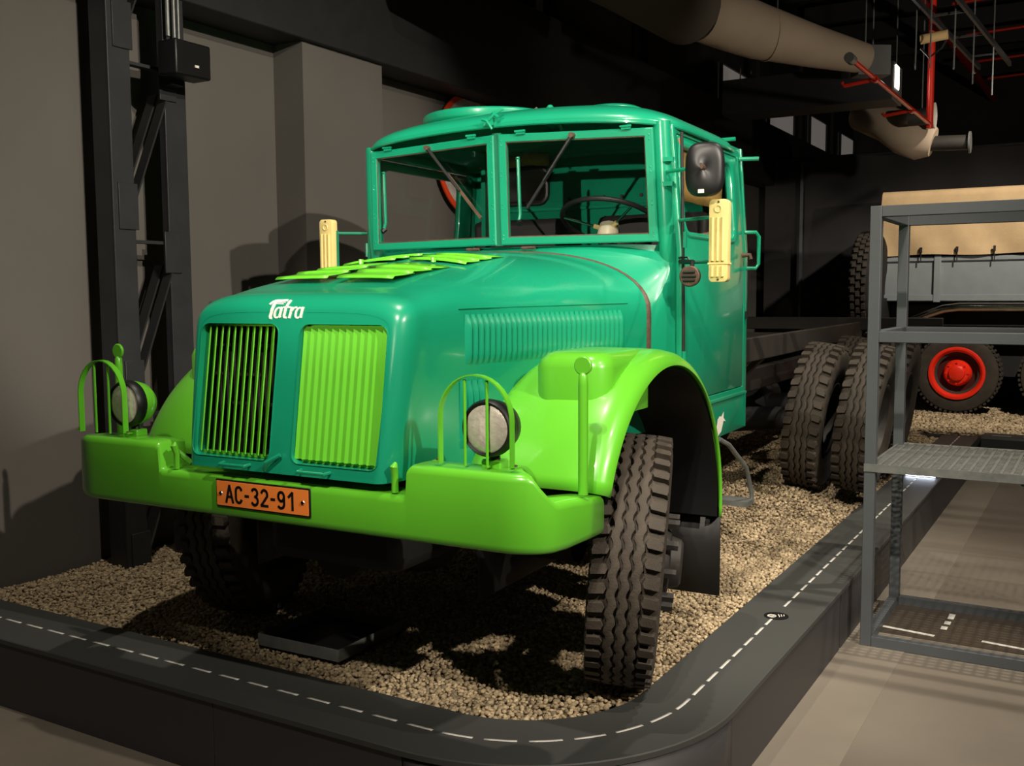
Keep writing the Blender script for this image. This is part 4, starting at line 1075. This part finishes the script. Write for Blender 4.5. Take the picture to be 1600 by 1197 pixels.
# ================================================================== CEILING SERVICES
def duct(name, path, rs, material, label, grp=None, rings=()):
    d = MB().tube(path, rs, 28).build(name, material, None, smooth=50); tag(d, label, 'duct', grp)
    return d
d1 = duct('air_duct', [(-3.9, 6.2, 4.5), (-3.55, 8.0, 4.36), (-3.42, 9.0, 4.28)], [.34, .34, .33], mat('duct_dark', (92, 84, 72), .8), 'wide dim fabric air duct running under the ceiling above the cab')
d2 = duct('air_duct', [(-3.38, 9.2, 4.27), (-3.2, 9.6, 4.26), (-3.05, 9.9, 4.22), (-2.62, 10.4, 4.12), (-2.25, 10.9, 4.06)], [.24, .27, .26, .2, .15], DUCT, 'pale tapering fabric air duct ending in a square metal box')
MB().box((-2.2, 11.0, 4.04), (.34, .2, .3), Matrix.Rotation(.6, 3, 'Z')).build('end_box', DUCTG, d2, bevel=.005)
MB().tube([(-3.2, 9.55, 4.54), (-3.2, 9.55, 4.7)], .04, 8).build('hanger', BLACK, d2)
for k in range(3):
    MB().tube([(-2.98+.02*k, 9.98+.03*k, 4.2), (-2.97+.02*k, 9.99+.03*k, 4.2)], .258-.01*k, 28).build('seam_band', DUCT, d2)
d3 = duct('air_duct', [(-2.9, 13.9, 3.98), (-2.5, 13.6, 3.80), (-2.25, 13.45, 3.64), (-2.05, 13.4, 3.54), (-1.92, 13.4, 3.5)], [.18, .22, .26, .25, .17], DUCT, 'bulging pale fabric duct end beyond the low red pipe')
MB().tube([(-1.95, 13.4, 3.49), (-1.52, 13.4, 3.47)], .09, 20).build('outlet_pipe', CHASSIS, d3)
MB().lathe([(0, 0), (.01, .02), (.0, .13), (-.02, .13)], 24, origin=(-1.50, 13.4, 3.47), axis='x').build('outlet_disc', DUCTG, d3)
ld = empty('nozzle_disc', (-1.85, 13.0, 3.76), 0, 'small pale round nozzle disc at the foot of the vertical red pipe', 'vent')
MB().lathe([(0, 0), (.015, .05), (0, .15), (-.02, .15)], 24, axis='x').build('disc', WHITE, ld); MB().tube([(-.3, 0, 0), (0, 0, 0)], .1, 16).build('stub', CHASSIS, ld)
# rectangular duct with bright open end
rd = empty('square_duct', (-2.3, 11.9, 3.72), 0, 'long dark rectangular metal duct with brightly lit open end', 'duct')
MB().box((-.75, 0, .24), (1.9, .5, .40)).build('casing', BEAM, rd, bevel=.005)
MB().box((.205, 0, .24), (.012, .5, .40)).build('end_flange', DUCTG, rd)
MB().box((.215, -.06, .30), (.008, .2, .24)).build('lit_end_glow', emit('duct_end_glow', (255, 245, 235), 10), rd)  # glowing face stands in for spotlight falling on the duct end
for dx, dy in ((-1.5, .2), (-.1, .2), (-1.5, -.2), (-.1, -.2)): MB().tube([(dx, dy, .44), (dx, dy, 3.78)], .008, 6).build('hanging_rod', GALV, rd)
MB().tube([(-.15, 0, .09), (-.15, 0, 3.74)], .008, 6).build('hanging_rod', GALV, ld)
for d__, p__ in ((d1, (-3.6, 7.7, 4.68)), (d2, (-2.9, 10.05, 4.40)), (d3, (-2.4, 13.55, 3.9))): MB().tube([p__, (p__[0], p__[1], 7.5)], .008, 6).build('hanging_rod', GALV, d__)
def pipe(path, r, label, grp=None, name='sprinkler_pipe', m_=REDP):
    p = MB().tube(path, r, 12).build(name, m_, None); tag(p, label, 'pipe', grp); return p
p = pipe([(-1.94, 8.85, 3.63), (-1.87, 10.5, 3.59), (-1.80, 12.19, 3.55)], .022, 'low red sprinkler pipe passing in front of the square duct')
MB().tube([(-1.94, 8.82, 3.63), (-1.94, 8.95, 3.63)], .042, 14).build('flange', DUCTG, p)
for bx, by, bz in ((-1.90, 9.7, 3.60), (-1.84, 11.3, 3.56)):
    MB().tube([(bx, by, bz), (bx-.27, by, bz-.03), (bx-.29, by, bz)], .018, 10).build('branch', REDP, p)
    MB().lathe([(-.03, .023), (-.03, .032), (.03, .032), (.03, .023)], 12, origin=(bx, by, bz), axis='y').build('coupling', REDP, p)
p = pipe([(-1.80, 12.24, 3.5), (-1.80, 12.24, 7.5)], .038, 'vertical red sprinkler riser reaching up to the dark ceiling')
p = pipe([(-2.62, 15.6, 6.05), (-2.55, 18.4, 6.0), (-2.5, 21.0, 6.0), (-2.4, 25.3, 5.98)], .07, 'thick red sprinkler main running away under the ceiling')
for y in (17.0, 19.5, 22.0): MB().lathe([(-.06, .075), (-.06, .09), (.06, .09), (.06, .075)], 14, origin=(-2.62+.025*(y-15.6), y, 6.0), axis='y').build('coupling', CHROME, p)
for k, (y, z) in enumerate(((15.8, 6.3), (17.6, 6.2), (19.4, 6.1), (21.2, 6.0), (23.0, 6.0))):
    pipe([(-2.3, y, z), (6.5, y, z+.25)], .028, 'thin red sprinkler branch line crossing the dark ceiling', 'sprinkler branch lines')
for k, y in enumerate(np.arange(8, 25, 1.7)):
    bmx = MB().box((1.7, float(y), 6.9), (13.8, .16, .34)).build('roof_beam', BEAM); tag(bmx, 'black steel roof beam crossing high under the dark ceiling', 'beam', 'roof beams')
# cable tray frame with hanging rods
ct = empty('cable_tray', (-1.68, 10.9, 4.3), 0, 'grey cable ladder with thin hanging rods beside the pale air duct', 'cable tray')
for x in (-.1, .25): MB().bar((x, -.6, .25), (x+.25, 3.4, .22), .03, .06).build('tray_rail', COLM, ct)
for k in range(4): MB().bar((-.08+.06*k, -.5+1.1*k, .24), (.27+.06*k, -.5+1.1*k, .24), .03, .02).build('tray_rung', COLM, ct)
for x, y in ((-.12, .3), (.02, .3), (.22, .5), (.3, 1.4), (.42, 2.2)): MB().tube([(x, y, -.35), (x, y, 3.2)], .008, 6).build('hanging_rod', GALV, ct)
MB().tube([(-.1, .45, -.02), (.16, .45, -.0)], .05, 14).build('insulated_roll', mat('tan_roll', (206, 172, 120), .7), ct)
MB().tube([(-.1, .5, -.1), (-.02, .5, -.2), (.1, .5, -.12), (.14, .5, -.05)], .012, 8).build('loose_cable', BLACK, ct)
